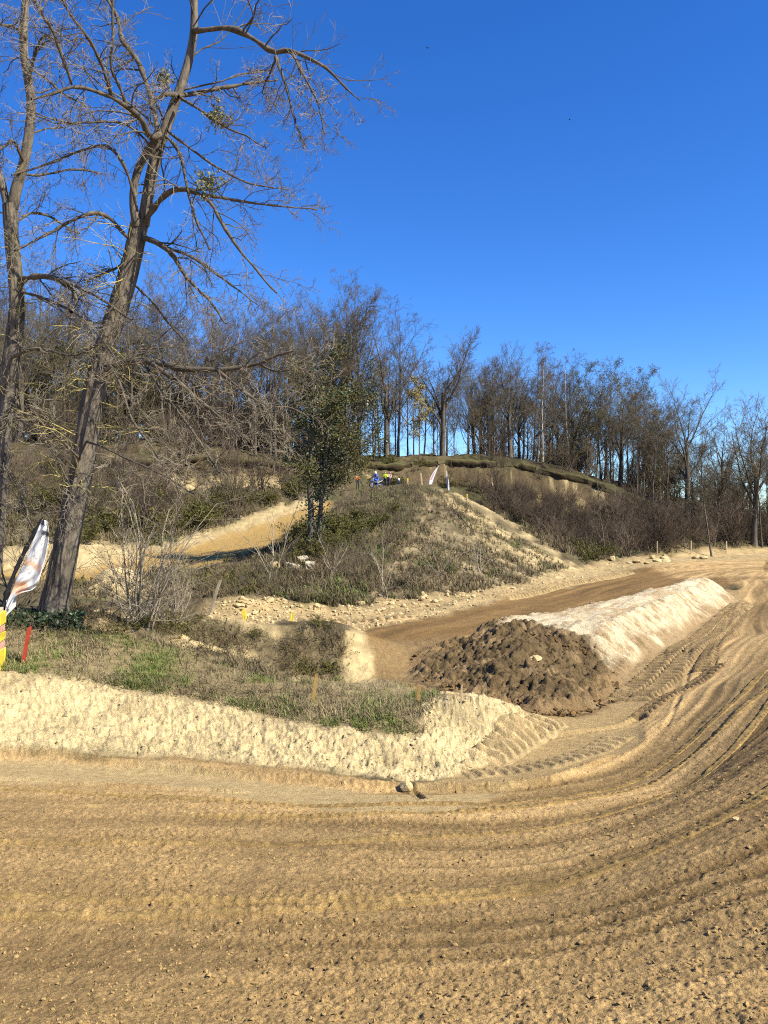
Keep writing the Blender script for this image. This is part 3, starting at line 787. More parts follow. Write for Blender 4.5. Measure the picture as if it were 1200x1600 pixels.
def far_tree(name, seed, H=24.0, r0=0.33, kind='tall', mat_t=None, mat_c=None, leaves=0, leaf_mat=None, twigs=5, frac=0.45):
    """a wood tree: trunk and crown (limbs, branches, twigs)"""
    rng = np.random.default_rng(seed)
    K = 9
    z = np.linspace(0, 1, K)
    lean = rng.normal(size=2) * 0.03
    stems = []
    nst = {'fan': 1, 'tall': 1, 'oak': 1, 'forked': 2, 'birch': 1, 'pole': 1}[kind]
    for s in range(nst):
        off = rng.normal(size=2) * (0.10 if nst > 1 else 0.0)
        x = (lean[0] + off[0]) * z * H * 0.7 + np.cumsum(rng.normal(size=K)) * 0.010 * H * 0.45
        y = (lean[1] + off[1]) * z * H * 0.7 + np.cumsum(rng.normal(size=K)) * 0.010 * H * 0.45
        top = {'fan': frac, 'tall': 0.93, 'oak': 0.72, 'forked': 0.9, 'birch': 0.97, 'pole': 0.95}[kind]
        if kind == 'fan': x, y = x * frac, y * frac
        P = np.stack([x - x[0], y - y[0], z * H * top - 0.3], 1)
        rad = r0 * (1 - (0.45 if kind == 'fan' else 0.86) * z ** 1.1) * (0.75 if nst > 1 else 1); rad[0] *= 1.25
        stems.append((P, rad))
    P0 = np.stack([s[0] for s in stems]); R0 = np.stack([s[1] for s in stems])
    q = dict(fan=(7, 0.45, 1, 27, 1.0, 0.04), tall=(18, 0.30, 0.99, 40, 0.44, 0.08), oak=(13, 0.36, 0.99, 50, 0.52, 0.10), forked=(11, 0.30, 0.99, 38, 0.44, 0.08),
             birch=(22, 0.28, 0.99, 40, 0.20, 0.02), pole=(14, 0.30, 0.99, 42, 0.27, 0.05))[kind]
    Lm = [(P0, R0, 8)]
    P1, R1 = spawn(rng, P0, R0, q[0], q[1], q[2], q[3], q[4], 0.5, q[5], 0.10, 7, 0.02, 0.3)
    nb = 5 if kind in ('birch', 'pole') else 6
    P2, R2 = spawn(rng, P1, R1, nb, 0.2, 0.98, 44, 0.52, 0.55, 0.06, 0.14, 5, 0.016, 0.4)
    P3, R3 = spawn(rng, P2, R2, 5, 0.2, 1.0, 46, 0.55, 0.6, 0.05 if kind != 'birch' else -0.05, 0.16, 4, 0.0125, 0.5)
    P4, R4 = spawn(rng, P3, R3, twigs, 0.15, 1.0, 40, 0.62, 0.7, 0.04 if kind != 'birch' else -0.22, 0.18, 3, 0.0105, 0.55, lmin=0.45)
    if kind == 'fan':
        P1, R1 = spawn(rng, P0, R0, 8, 0.40, 1.0, 31, 1.05, 0.52, 0.05, 0.10, 9, 0.03, 0.14, 0.25)
        P2, R2 = spawn(rng, P1, R1, 9, 0.12, 0.98, 42, 0.46, 0.45, 0.07, 0.13, 6, 0.018, 0.35, 0.45)
        P3, R3 = spawn(rng, P2, R2, 6, 0.15, 1.0, 42, 0.5, 0.6, 0.06, 0.16, 4, 0.013, 0.5)
        P4, R4 = spawn(rng, P3, R3, 6, 0.15, 1.0, 38, 0.6, 0.7, 0.05, 0.18, 3, 0.0105, 0.55, lmin=0.5)
    root = empty(name)
    mobj('trunk', *tubes(P0, R0, 8), mat_t or M_bark, root)
    lm_ = mobj('limbs', *tubes(P1, R1, 5), mat_c if kind == 'birch' and mat_c else M_bark, root); tag(lm_, kind='stuff')
    V, Q = merge([tubes(P2, R2, 4), tubes(P3, R3, 3), tubes(P4, R4, 3)])
    tag(mobj('crown', V, Q, mat_c or M_twig, root), kind='stuff')
    if leaves:
        tips = np.concatenate([P4[:, 1], P4[:, 2]]); pick = rng.choice(len(tips), leaves)
        ll_ = mobj('young_leaves', *leaf_quads(rng, tips[pick] + rng.normal(size=(leaves, 3)) * 0.12, 0.16), leaf_mat or M_budgreen, root, smooth=False); tag(ll_, kind='stuff')
    return root

def shrub(name, seed, H=2.2, stems=9, spread=0.5, mat=None, leaves=0, leaf_mat=None, n2=6, n3=4, leaf=0.06, up=0.06, arch=0.0):
    rng = np.random.default_rng(seed)
    K = 6
    base = rng.normal(size=(stems, 2)) * 0.10 * H * 0.3
    dirs = rng.normal(size=(stems, 2)) * spread
    p = np.concatenate([base, np.full((stems, 1), -0.08)], 1)
    d = unit(np.concatenate([dirs, np.ones((stems, 1))], 1)); L = H * (0.55 + 0.55 * rng.random(stems))[:, None] / (K - 1)
    pts = [p]
    for k in range(K - 1):
        d = unit(d + 0.13 * rng.normal(size=d.shape) + np.array([0, 0, -arch * k])); p = p + d * L; pts.append(p)
    P0 = np.stack(pts, 1); R0 = (0.010 + 0.008 * rng.random(stems))[:, None] * (H / 2.2) * np.linspace(1, 0.35, K)[None]
    P1, R1 = spawn(rng, P0, R0, n2, 0.15, 1.0, 42, 0.42, 0.6, up, 0.16, 4, 0.0045, 0.5)
    P2, R2 = spawn(rng, P1, R1, n3, 0.15, 1.0, 45, 0.55, 0.7, up, 0.2, 3, 0.0038, 0.6)
    V, Q = merge([tubes(P0, R0, 5), tubes(P1, R1, 3)])
    root = empty(name)
    tag(mobj('stems', V, Q, mat or M_twig, root), kind='stuff')
    tag(mobj('twigs', *tubes(P2, R2, 3), mat or M_twig, root), kind='stuff')
    if leaves:
        tips = np.concatenate([P1.reshape(-1, 3), P2.reshape(-1, 3)]); pick = rng.choice(len(tips), leaves)
        tag(mobj('leaves', *leaf_quads(rng, tips[pick] + rng.normal(size=(leaves, 3)) * 0.04, leaf), leaf_mat or M_budgreen, root, smooth=False), kind='stuff')
    return root

RNG = np.random.default_rng(11)
class Maker:
    """first placement moves the prototype itself, later ones copy it"""
    def __init__(self, root): self.root, self.used = root, False
    def put(self, p, s=1.0, rz=0.0, label=None, cat=None, group=None, tilt=(0, 0)):
        o = copy_tree(self.root) if self.used else self.root
        self.used = True
        o.location = p; o.scale = (s, s, s) if np.isscalar(s) else s; o.rotation_euler = (tilt[0], tilt[1], rz)
        tag(o, label, cat, group)
        return o

P_tall = [Maker(far_tree('wood_tree', 100 + k, 24, 0.25, 'tall', mat_c=(M_twig, M_twig_w)[k % 2])) for k in range(3)]
P_fork = [Maker(far_tree('forked_tree', 200 + k, 22, 0.21, 'fan', frac=(0.52, 0.46)[k])) for k in range(2)]
P_oak = [Maker(far_tree('oak_tree', 300 + k, 21, 0.31, 'fan', frac=(0.34, 0.40)[k])) for k in range(2)]
P_birch = [Maker(far_tree('birch_tree', 400, 22, 0.17, 'birch', M_birch, M_twig_w))]
P_pole = [Maker(far_tree('young_tree', 500 + k, 15, 0.10, 'pole', mat_c=M_twig_w, twigs=4)) for k in range(2)]
P_leafy = Maker(far_tree('budding_tree', 600, 22, 0.2, 'tall', leaves=4200, leaf_mat=M_budgreen, twigs=3))
M_blossom = simple('yellow_catkin', (0.30, 0.235, 0.075), 0.8, 0.15, 0.25, 3.0)
P_yel = Maker(far_tree('yellow_budding_tree', 610, 12, 0.11, 'pole', leaves=3600, leaf_mat=M_blossom, twigs=3))

for mk_, want in [(m, 21.0) for m in P_fork] + [(m, 20.0) for m in P_oak]:
    zs = np.concatenate([np.array([v.co.z for v in c.data.vertices]) for c in mk_.root.children]); k_ = want / zs.max()
    for c in mk_.root.children:
        co = np.empty(len(c.data.vertices) * 3, np.float32); c.data.vertices.foreach_get('co', co); c.data.vertices.foreach_set('co', co * k_); c.data.update()

def height_for(u, d, vtop, base): return (EYE + (800 - vtop) / F * d) - base
def stand(mk, Hp, u, d, vtop, label, cat, group=None, tilt=(0, 0), rz=None):
    p = ground(u, d); s = height_for(u, d, vtop, p[2]) / Hp
    p[2] -= 0.05
    return mk.put(p, s, RNG.random() * 6.28 if rz is None else rz, label, cat, group, tilt)

# trees one can single out along the skyline
stand(P_oak[0], 20, 520, 98, 445, 'tall wide-forked bare tree breaking the skyline beside the ivy-clad tree', 'tree')
stand(P_tall[0], 23.5, 560, 104, 452, 'tall straight bare tree just behind the wide-forked skyline tree', 'tree')
stand(P_oak[1], 20, 604, 97, 478, 'stout-limbed bare tree standing right behind the hilltop riders', 'tree')
stand(P_tall[1], 23.5, 622, 103, 488, 'bare tree with upright branches above the yellow marker post', 'tree')
stand(P_oak[0], 20, 692, 100, 500, 'wide-crowned bare tree rising above the two feather flags', 'tree')
stand(P_oak[1], 20, 1075, 108, 560, 'big bare oak with a stout trunk over the far end of the track', 'oak')
stand(P_yel, 12, 655, 96, 590, 'small tree with yellow catkins behind the feather flags', 'tree')
stand(P_birch[0], 21.5, 848, 106, 545, 'tallest slender white-barked birch over the dark bank', 'birch')
stand(P_birch[0], 21.5, 888, 108, 566, 'white-barked birch beside the green budding trees', 'birch')
stand(P_leafy, 22, 918, 108, 572, 'green budding tree next to the white birches', 'tree', 'green budding trees')
stand(P_leafy, 22, 952, 109, 570, 'green budding tree farther from the birches, nearer the oak', 'tree', 'green budding trees')
stand(P_leafy, 22, 1008, 113, 582, 'green budding tree with thin leaves close against the big oak', 'tree', 'green budding trees')
stand(P_oak[0], 20, 1178, 103, 596, 'dark bare tree at the end of the wood beyond the spoil heap', 'tree', rz=2.0)
stand(P_oak[1], 20, 1130, 118, 625, 'low-crowned bare oak between the big oak and the end of the wood', 'oak', rz=4.0)
stand(P_pole[0], 14.5, 945, 84, 690, 'thin dark tree leaning out over the far verge', 'tree', tilt=(0.0, 0.22))
stand(P_pole[1], 14.5, 1112, 92, 668, 'thin leaning tree behind the far turn of the track', 'tree', tilt=(0.0, 0.26))
stand(P_pole[0], 14.5, 1045, 100, 640, 'slanting bare tree with its trunk leaning away from the oak', 'tree', tilt=(0.0, -0.25))

# the wood itself
def wood(n, u0, u1, d0, d1, top, mks, label, group, jit=26):
    us = u0 + (u1 - u0) * (np.arange(n) + RNG.random(n)) / n
    for u in RNG.permutation(us):
        d = d0 + (d1 - d0) * RNG.random() ** 1.1
        mk, Hp = mks[RNG.integers(len(mks))]
        vt = np.interp(u, [q[0] for q in top], [q[1] for q in top]) + RNG.normal() * jit * 0.6 + RNG.random() * jit
        stand(mk, Hp, u, d, vt, label, 'tree', group)
big = [(m, 23.5) for m in P_tall] + [(m, 21) for m in P_fork] * 2
poles = [(m, 14.5) for m in P_pole]
sky_l = [(-200, 420), (80, 425), (180, 470), (250, 440), (330, 470), (420, 450), (480, 470), (560, 480)]
wood(70, -140, 560, 84, 128, sky_l, big + [(P_oak[0], 20)], 'bare tree in the wood above the upper track', 'bare trees in the wood above the upper track', 34)
wood(40, -120, 560, 80, 118, [(0, 560), (560, 590)], poles, 'thin young tree among the trunks above the upper track', 'thin young trees above the upper track', 50)
sky_c = [(540, 500), (640, 520), (730, 545), (790, 556), (850, 574), (1000, 600), (1100, 625), (1200, 640), (1350, 640)]
wood(16, 545, 760, 101, 130, [(540, 545), (640, 560), (760, 590)], big, 'bare tree in the thin wood behind the hilltop', 'bare trees behind the hilltop', 30)
wood(44, 730, 1040, 103, 135, sky_c, big + [(P_oak[0], 20), (P_oak[1], 20)], 'bare tree in the wood above the dark bank', 'bare trees above the dark bank', 30)
wood(34, 1000, 1300, 100, 150, [(1000, 650), (1100, 680), (1300, 670)], big + [(P_oak[0], 20), (P_oak[1], 20), (P_oak[1], 20)], 'bare tree in the wood past the far end of the track', 'bare trees past the far end of the track', 40)
wood(18, 560, 1050, 99, 118, [(560, 600), (800, 620), (1050, 690)], poles, 'thin young tree along the edge of the terrace wood', 'thin young trees along the terrace', 40)
print('wood', round(time.time() - T0, 1))
# ------------------------------------------------------------------ the two robinias in front
M_rob = simple('furrowed_bark', (0.135, 0.112, 0.082), 0.95, 0.08, 0.6, 11.0, 1.0, stretch=(1, 1, 0.18))
M_robl = simple('limb_bark', (0.105, 0.086, 0.060), 0.95, 0.08, 0.5, 6.0, 0.4)
M_robt = simple('robinia_twig', (0.215, 0.18, 0.125), 0.9, 0.12, 0.35, 1.3)
M_lich = simple('lichen_bark', (0.33, 0.28, 0.10), 0.9, 0.1, 0.4, 3.0)

def resample(P, Rd, n):
    s = np.concatenate([[0], np.cumsum(np.linalg.norm(np.diff(P, axis=0), axis=1))])
    t = np.linspace(0, s[-1], n)
    return np.stack([np.interp(t, s, P[:, k]) for k in range(3)], 1), np.interp(t, s, Rd)

def limb_path(pts, d0, d1, n, mean_d):
    """pixel polyline (u, v, width px) laid at depths from d0 to d1, smoothed"""
    q = chaikin(np.array([(p[0], p[1], p[2]) for p in pts], float), 2)
    tt = np.linspace(0, 1, len(q))
    dd = d0 + (d1 - d0) * tt
    P = np.array([W(a, b, d) for (a, b, _), d in zip(q, dd)])
    Rd = q[:, 2] * 0.44 / F * dd
    return resample(P, Rd, n)

def furrowed_trunk(P, Rd, S=56, seed=0, furrow=0.20, flare=0.20, flare_len=0.45):
    V, Q = tubes(P[None], Rd[None], S)
    K = len(P)
    s = np.concatenate([[0], np.cumsum(np.linalg.norm(np.diff(P, axis=0), axis=1))])
    V = V.reshape(K, S, 3)
    an = np.arange(S) / S * 2 * np.pi
    circ = np.stack([np.cos(an), np.sin(an)], 1)
    Sg, Ag = np.meshgrid(s, an, indexing='ij')
    ax = np.sin(Ag) * 3.4 + 0.35 * Sg; ay = np.cos(Ag) * 3.4
    rid = 1 - np.abs(fbm(ax * 1.6 + 7, ay * 1.6 + Sg * 0.55, 4, seed + 3, 0.6)) * 4
    rid2 = 1 - np.abs(fbm(ax * 4 + 3, ay * 4 + Sg * 1.2, 3, seed + 5, 0.6)) * 4
    f = 1 + furrow * (0.7 * rid + 0.4 * rid2 - 0.5) + 0.06 * fbm(ax * 0.4, Sg * 1.2 + ay * 0.4, 3, seed + 9)
    but = np.exp(-Sg / flare_len) * flare * (0.55 + 0.5 * np.maximum(0, np.sin(Ag * 3 + seed)) + 0.25 * np.sin(Ag * 5 + 1))
    f = f + but
    V = P[:, None] + (V - P[:, None]) * f[..., None]
    return V.reshape(-1, 3), Q

def robinia(name, dep, trunk_px, stems_px, limbs_px, seed, label):
    rng = np.random.default_rng(seed)
    base = ground(trunk_px[0][0], dep)
    root = empty(name, base)
    tag(root, label, 'tree')
    def L(V): return V - base
    P, Rd = limb_path(trunk_px, dep, dep, 150, dep)
    tr = mobj('trunk', L(furrowed_trunk(P, Rd, 64, seed)[0]), furrowed_trunk(P, Rd, 64, seed)[1], M_rob, root)
    allP, allR = [], []
    for pts, d0, d1 in stems_px:
        p, q = limb_path(pts, d0, d1, 80, dep)
        V, Q = furrowed_trunk(p, q, 28, seed + len(allP) + 1, 0.09, 0.0)
        mobj('stem', L(V), Q, M_rob, root)
        allP.append(resample(p, q, 14)[0]); allR.append(resample(p, q, 14)[1])
    for pts, d0, d1 in limbs_px:
        p, q = limb_path(pts, d0, d1, 26, dep)
        # knotty wobble
        p = p + np.cumsum(rng.normal(size=p.shape) * 0.010, 0) * np.linspace(0, 1, 26)[:, None]
        q = q * (1 + 0.16 * rng.normal(size=26))
        V, Q = tubes(p[None], q[None], 10)
        mobj('limb', L(V), Q, M_robl, root)
        a, b = resample(p, q, 14)
        allP.append(a); allR.append(b)
    P1, R1 = np.stack(allP), np.stack(allR)
    n_st = len(stems_px)
    sl = slice(n_st, None)
    A2, B2 = spawn(rng, P1[sl], R1[sl], 12, 0.12, 1.0, 48, 0.34, 0.34, 0.0, 0.20, 7, 0.006, 0.4, 0.35, 0.5, zig=0.12)
    S2, SB2 = spawn(rng, P1[:n_st], R1[:n_st], 8, 0.25, 1.0, 58, 0.42, 0.22, 0.03, 0.18, 7, 0.008, 0.35, 0.3, 0.5, zig=0.1)
    A2 = np.concatenate([A2, S2]); B2 = np.concatenate([B2, SB2])
    keep = A2[:, -1, 2] > base[2] + 0.8
    A2, B2 = A2[keep], B2[keep]
    A3, B3 = spawn(rng, A2, B2, 7, 0.12, 1.0, 46, 0.48, 0.55, -0.01, 0.22, 5, 0.0048, 0.5, 0.35, 0.25, zig=0.16)
    A4, B4 = spawn(rng, A3, B3, 3, 0.1, 1.0, 44, 0.5, 0.7, -0.02, 0.24, 4, 0.0046, 0.6, 0.3, 0.12, zig=0.22)
    br = mobj('branches', L(tubes(A2, B2, 5)[0]), tubes(A2, B2, 5)[1], M_robl, root); tag(br, kind='stuff')
    V, Q = merge([tubes(A3, B3, 3), tubes(A4, B4, 3)])
    tw = mobj('twigs', L(V), Q, M_robt, root); tag(tw, kind='stuff')
    # lichen-yellow water shoots hanging from the trunk
    T14, TR14 = resample(P, Rd, 14)
    E1, F1 = spawn(rng, T14[None], TR14[None], 60, 0.30, 0.98, 75, 0.16, 0.07, -0.05, 0.2, 7, 0.006, 0.4, 0.1, 0.6)
    E2, F2 = spawn(rng, E1, F1, 5, 0.2, 1.0, 40, 0.5, 0.6, -0.05, 0.2, 4, 0.004, 0.5)
    V, Q = merge([tubes(E1, F1, 4), tubes(E2, F2, 3)])
    tag(mobj('water_shoots', L(V), Q, M_lich, root), kind='stuff')
    return root, P1, A3

DT = 16.2
trunk = [(82,965,46),(88,930,44),(100,870,42),(114,800,39),(128,735,37),(138,670,36),(144,625,37),(154,585,36),(172,520,34),(190,465,33),(204,415,31),(213,375,30),(219,345,29)]
stems = [([(224,352,22),(229,320,20),(238,265,20),(252,218,19),(272,165,17),(290,115,15),(301,70,14),(304,30,13),(303,-30,12),(306,-90,9)], DT, DT - 0.3),
         ([(213,352,15),(207,315,13),(211,278,13),(222,250,13),(240,224,13),(249,205,12)], DT - 0.12, DT - 0.5)]
A = DT - 0.5
limbs = [
 ([(249,210,12),(236,218,11),(226,200,10),(222,186,9),(205,172,9),(180,155,8),(150,143,7),(112,132,6),(75,146,5),(45,152,3)], A, A - 2.0),
 ([(174,151,7),(165,118,6),(152,80,6),(138,55,5),(120,30,5),(98,-10,4)], A - .6, A - 2.2),
 ([(198,166,7),(188,135,6),(176,112,5),(172,85,5),(179,60,5),(178,0,4),(182,-50,3)], A - .3, A - 1.2),
 ([(247,207,8),(240,170,9),(232,142,9),(216,98,9),(198,78,8),(184,64,8),(180,30,6),(150,-10,5)], A, A + 1.2),
 ([(112,132,5),(100,95,6),(85,52,6),(62,20,6),(46,-8,5)], A - 1.5, A - 2.4),
 ([(303,48,10),(322,47,10),(360,42,10),(395,60,9),(430,87,8),(450,77,8),(490,95,6),(520,115,5),(545,145,3),(562,155,2)], DT - .3, DT - 1.4),
 ([(430,88,6),(450,140,4),(462,185,3),(475,222,2)], DT - .8, DT - 1.2),
 ([(455,80,5),(480,130,4),(498,160,3),(505,212,2)], DT - .9, DT - 1.6),
 ([(432,90,4),(420,120,3),(408,150,2)], DT - .8, DT - .4),
 ([(278,150,8),(300,147,8),(340,140,7),(385,132,5),(432,125,3)], DT - .3, DT + 1.0),
 ([(276,148,8),(256,146,7),(243,155,6),(236,172,4)], DT - .3, DT - 1.0),
 ([(285,155,6),(310,170,5),(345,195,4),(385,212,3),(420,235,2)], DT - .3, DT - 1.8),
 ([(228,345,11),(240,325,11),(258,303,10),(280,293,10),(310,300,8),(336,318,7),(350,350,6),(378,390,5),(410,425,4),(440,455,3)], DT - .1, DT - 1.6),
 ([(318,304,6),(350,310,5),(400,320,4),(450,325,3),(490,328,2)], DT - .7, DT + .3),
 ([(226,372,11),(245,378,10),(266,392,9),(282,420,7),(300,445,6),(330,470,4),(350,500,3)], DT, DT - 1.5),
 ([(262,388,6),(300,400,5),(340,430,4),(370,455,3),(400,480,2)], DT - .4, DT + .8),
 ([(258,212,6),(275,228,6),(286,255,5),(290,295,5),(302,345,4),(322,392,3)], DT - .4, DT - 1.2),
 ([(262,205,5),(300,235,5),(340,265,4),(385,290,3),(440,300,2)], DT - .4, DT + 1.4),
 ([(208,378,7),(190,362,6),(172,338,6),(145,330,6),(112,345,5),(85,358,5),(50,378,4),(20,390,3)], DT, DT - 1.3),
 ([(210,400,5),(180,420,5),(147,430,4),(125,440,3)], DT, DT + .8),
 ([(215,330,5),(200,270,5),(180,238,5),(160,225,5),(110,245,4),(60,262,4),(10,275,3)], DT - .4, DT - 2.0),
 ([(238,232,4),(215,205,4),(185,190,4),(140,192,4),(90,195,3),(30,170,2)], DT - .5, DT - 2.6),
 ([(150,592,17),(172,574,15),(200,563,13),(240,563,12),(275,573,11),(320,577,10),(365,573,8),(402,567,6),(425,552,5),(455,545,3)], DT - .1, DT - 1.2),
 ([(232,565,9),(258,582,8),(285,602,7),(315,628,6),(345,648,5),(372,680,3)], DT - .5, DT - 2.0),
 ([(338,577,7),(360,595,6),(385,615,5),(408,632,4),(445,632,3),(480,648,2)], DT - .8, DT - 1.6),
 ([(402,568,4),(440,585,3),(480,560,3),(520,530,2)], DT - 1, DT - .6),
 ([(400,628,3),(415,660,3),(440,682,3),(460,684,2)], DT - 1.4, DT - 1.8),
 ([(230,575,5),(252,610,5),(285,655,4),(312,688,4),(345,738,3)], DT - .4, DT - 2.6),
 ([(205,440,5),(235,470,4),(258,500,4),(290,540,3)], DT, DT + 1.6),
 ([(165,560,5),(190,600,4),(200,650,4),(235,700,3),(250,730,2)], DT - .2, DT - 2.2),
 ([(135,690,4),(165,700,4),(200,720,3),(250,740,3),(300,775,2)], DT - .2, DT - 2.2),
 ([(128,720,4),(100,690,4),(60,650,3),(20,640,2)], DT - .1, DT - 1.6),
]
rob1, RP1, RA3 = robinia('robinia_tree', DT, trunk, stems, limbs, 21, 'leaning bare robinia with deeply furrowed trunk rising from the grass bank')

DL = 17.0
trunk2 = [(-22,955,30),(-14,900,29),(-6,830,28),(2,740,27),(6,660,26),(12,590,27),(24,520,27),(28,470,25),(22,410,23),(17,360,23),(16,320,24)]
stems2 = [([(20,325,19),(26,290,18),(38,255,17),(46,205,16),(50,165,15),(43,120,14),(36,75,14),(38,30,13),(42,-40,11)], DL, DL - .3),
          ([(12,322,14),(4,290,13),(-10,250,12),(-22,190,11),(-30,100,9)], DL, DL + .4)]
limbs2 = [
 ([(30,440,12),(48,432,11),(75,432,10),(98,440,9),(118,458,8),(120,472,7),(112,486,6)], DL, DL - 1.2),
 ([(95,438,7),(120,448,6),(150,462,5),(180,485,4),(210,505,3)], DL - .6, DL - 1.6),
 ([(26,455,6),(60,462,5),(95,478,5),(120,490,4),(150,520,3),(175,560,2)], DL, DL - 1.6),
 ([(35,250,6),(22,215,5),(5,225,5),(-20,240,4)], DL - .2, DL - 1),
 ([(44,130,6),(60,62,5),(75,58,4)], DL - .3, DL - .8),
 ([(30,270,5),(60,275,4),(110,262,4),(150,270,3)], DL - .2, DL + 1.6),
 ([(20,350,5),(50,330,5),(90,345,4),(130,370,3)], DL, DL + 2),
 ([(10,640,6),(40,660,5),(75,690,4),(100,730,3),(120,770,2)], DL, DL - 1.8),
 ([(4,720,5),(30,760,4),(45,800,4),(55,830,3)], DL, DL - 1.6),
 ([(40,60,6),(20,40,5),(0,45,4),(-25,30,3)], DL - .3, DL - 1.5),
 ([(42,105,5),(70,120,4),(100,150,4),(130,160,3),(160,200,2)], DL - .3, DL - 2.5),
 ([(16,560,6),(60,540,5),(110,560,4),(150,540,3)], DL, DL - 2.2),
]
rob2, _, _ = robinia('robinia_tree', DL, trunk2, stems2, limbs2, 37, 'upright bare robinia behind the torn banner with forking trunk')

# mistletoe balls in the leaning robinia
M_mist = simple('mistletoe', (0.19, 0.178, 0.062), 0.7, 0.25, 0.4, 4.0)
def mistletoe(u, v, d, rad, n, label, seed):
    rng = np.random.default_rng(seed)
    c = W(u, v, d); root = empty('mistletoe', c); tag(root, label, 'mistletoe', 'mistletoe in the leaning robinia')
    dirs = unit(rng.normal(size=(n, 3)))
    P = np.stack([dirs * rad * t + rng.normal(size=(n, 3)) * rad * 0.12 * t for t in (0.02, 0.35, 0.7, 1.0)], 1)
    tag(mobj('stems', *tubes(P, np.full((n, 4), 0.004), 3), M_mist, root), kind='stuff')
    tips = (P[:, 1:].reshape(-1, 3))
    pts = np.repeat(tips, 3, 0) + rng.normal(size=(len(tips) * 3, 3)) * rad * 0.08
    tag(mobj('leaves', *leaf_quads(rng, pts, 0.05), M_mist, root, smooth=False), kind='stuff')
mistletoe(340, 182, DT - .8, 0.26, 46, 'round mistletoe ball hanging under the right upper limb', 1)
mistletoe(326, 285, DT - .9, 0.30, 46, 'larger mistletoe clump above the arching lower limb', 2)
mistletoe(258, 124, DT + .5, 0.22, 36, 'dark mistletoe clump tucked behind the upper stem', 3)

# ------------------------------------------------------------------ ivy round the robinia's foot
def ivy_patch(label, boxes, seed, n, size=0.085):
    rng = np.random.default_rng(seed)
    P = []
    for (u0, u1, v0, v1, d) in boxes:
        k = n // len(boxes)
        u = u0 + (u1 - u0) * rng.random(k); v = v0 + (v1 - v0) * rng.random(k)
        dd = d + rng.normal(size=k) * 0.25
        q = np.stack([(u - 600) / F * dd, dd, EYE + (800 - v) / F * dd], 1)
        gz = zfun(q[:, 0], q[:, 1]); q[:, 2] = np.maximum(q[:, 2], gz + 0.02)
        P.append(q)
    P = np.concatenate(P); c = P.mean(0); c[2] = float(zfun(c[0], c[1]))
    root = empty('ivy', c); tag(root, label, 'ivy')
    tag(mobj('leaves', *leaf_quads(rng, P - c, size), M_ivy, root, smooth=False), kind='stuff')
    st = P[::12] - c
    Q = np.stack([st, st * np.array([1, 1, 0.6]) + rng.normal(size=st.shape) * 0.1, st * np.array([1, 1, 0.1]) + rng.normal(size=st.shape) * 0.12], 1)
    tag(mobj('stems', *tubes(Q, np.full(Q.shape[:2], 0.005), 3), M_robl, root), kind='stuff')
ivy_patch('glossy ivy spreading round the foot of the leaning robinia', [(10, 100, 962, 1000, 15.9), (60, 130, 955, 985, 15.9)], 5, 1500)

# ------------------------------------------------------------------ ivy-clad tree at the foot of the hill
def ivy_tree():
    rng = np.random.default_rng(64)
    d = 42.0
    b = ground(490, d); root = empty('ivy_clad_tree', b)
    tag(root, 'dark ivy-clad tree with twin trunks at the end of the upper track', 'tree')
    def pth(pts, n): p, q = limb_path(pts, d, d, n, d); return p - b, q
    st = [pth([(484,880,12),(487,800,11),(482,745,10),(488,690,8),(492,640,6),(488,590,4),(490,562,2)], 16), pth([(497,880,9),(500,800,8),(506,740,7),(512,690,6),(514,650,4),(518,610,2)], 16)]
    P0 = np.stack([s[0] for s in st]); R0 = np.stack([s[1] for s in st])
    for i in range(2): mobj('trunk', *tubes(P0[i:i+1], R0[i:i+1], 10), M_bark, root)
    P1, R1 = spawn(rng, P0, R0, 15, 0.34, 0.97, 66, 0.40, 0.45, 0.02, 0.13, 7, 0.03, 0.3)
    P2, R2 = spawn(rng, P1, R1, 7, 0.2, 1, 45, 0.5, 0.55, 0.0, 0.16, 5, 0.014, 0.4)
    P3, R3 = spawn(rng, P2, R2, 5, 0.2, 1, 45, 0.55, 0.6, -0.02, 0.2, 4, 0.009, 0.5)
    tag(mobj('limbs', *merge([tubes(P1, R1, 5), tubes(P2, R2, 4)]), M_bark, root), kind='stuff')
    tag(mobj('twigs', *tubes(P3, R3, 3), M_twig, root), kind='stuff')
    # ivy wraps trunks and limbs, olive sprays at the limb ends
    def cloud(P, n, rad, size, tmin):
        K = P.shape[1]; i = rng.integers(len(P), size=n); t = tmin + (1 - tmin) * rng.random(n)
        p, _, _ = along(P, np.ones(P.shape[:2]), i, t)
        return leaf_quads(rng, p + rng.normal(size=p.shape) * rad, size)
    sel = P1[P1[:, 3, 2] < 8.5]
    tag(mobj('ivy', *merge([cloud(P0, 2600, 0.26, 0.12, 0.03), cloud(sel, 2600, 0.24, 0.12, 0.1), cloud(P2, 1200, 0.2, 0.12, 0.1)]), M_ivy, root, smooth=False), kind='stuff')
    hi = P1[P1[:, -1, 2] > 3.0]
    tag(mobj('olive_sprays', *merge([cloud(hi, 4200, 0.25, 0.11, 0.3), cloud(P2, 7500, 0.22, 0.10, 0.2)]), M_moss, root, smooth=False), kind='stuff')
ivy_tree()
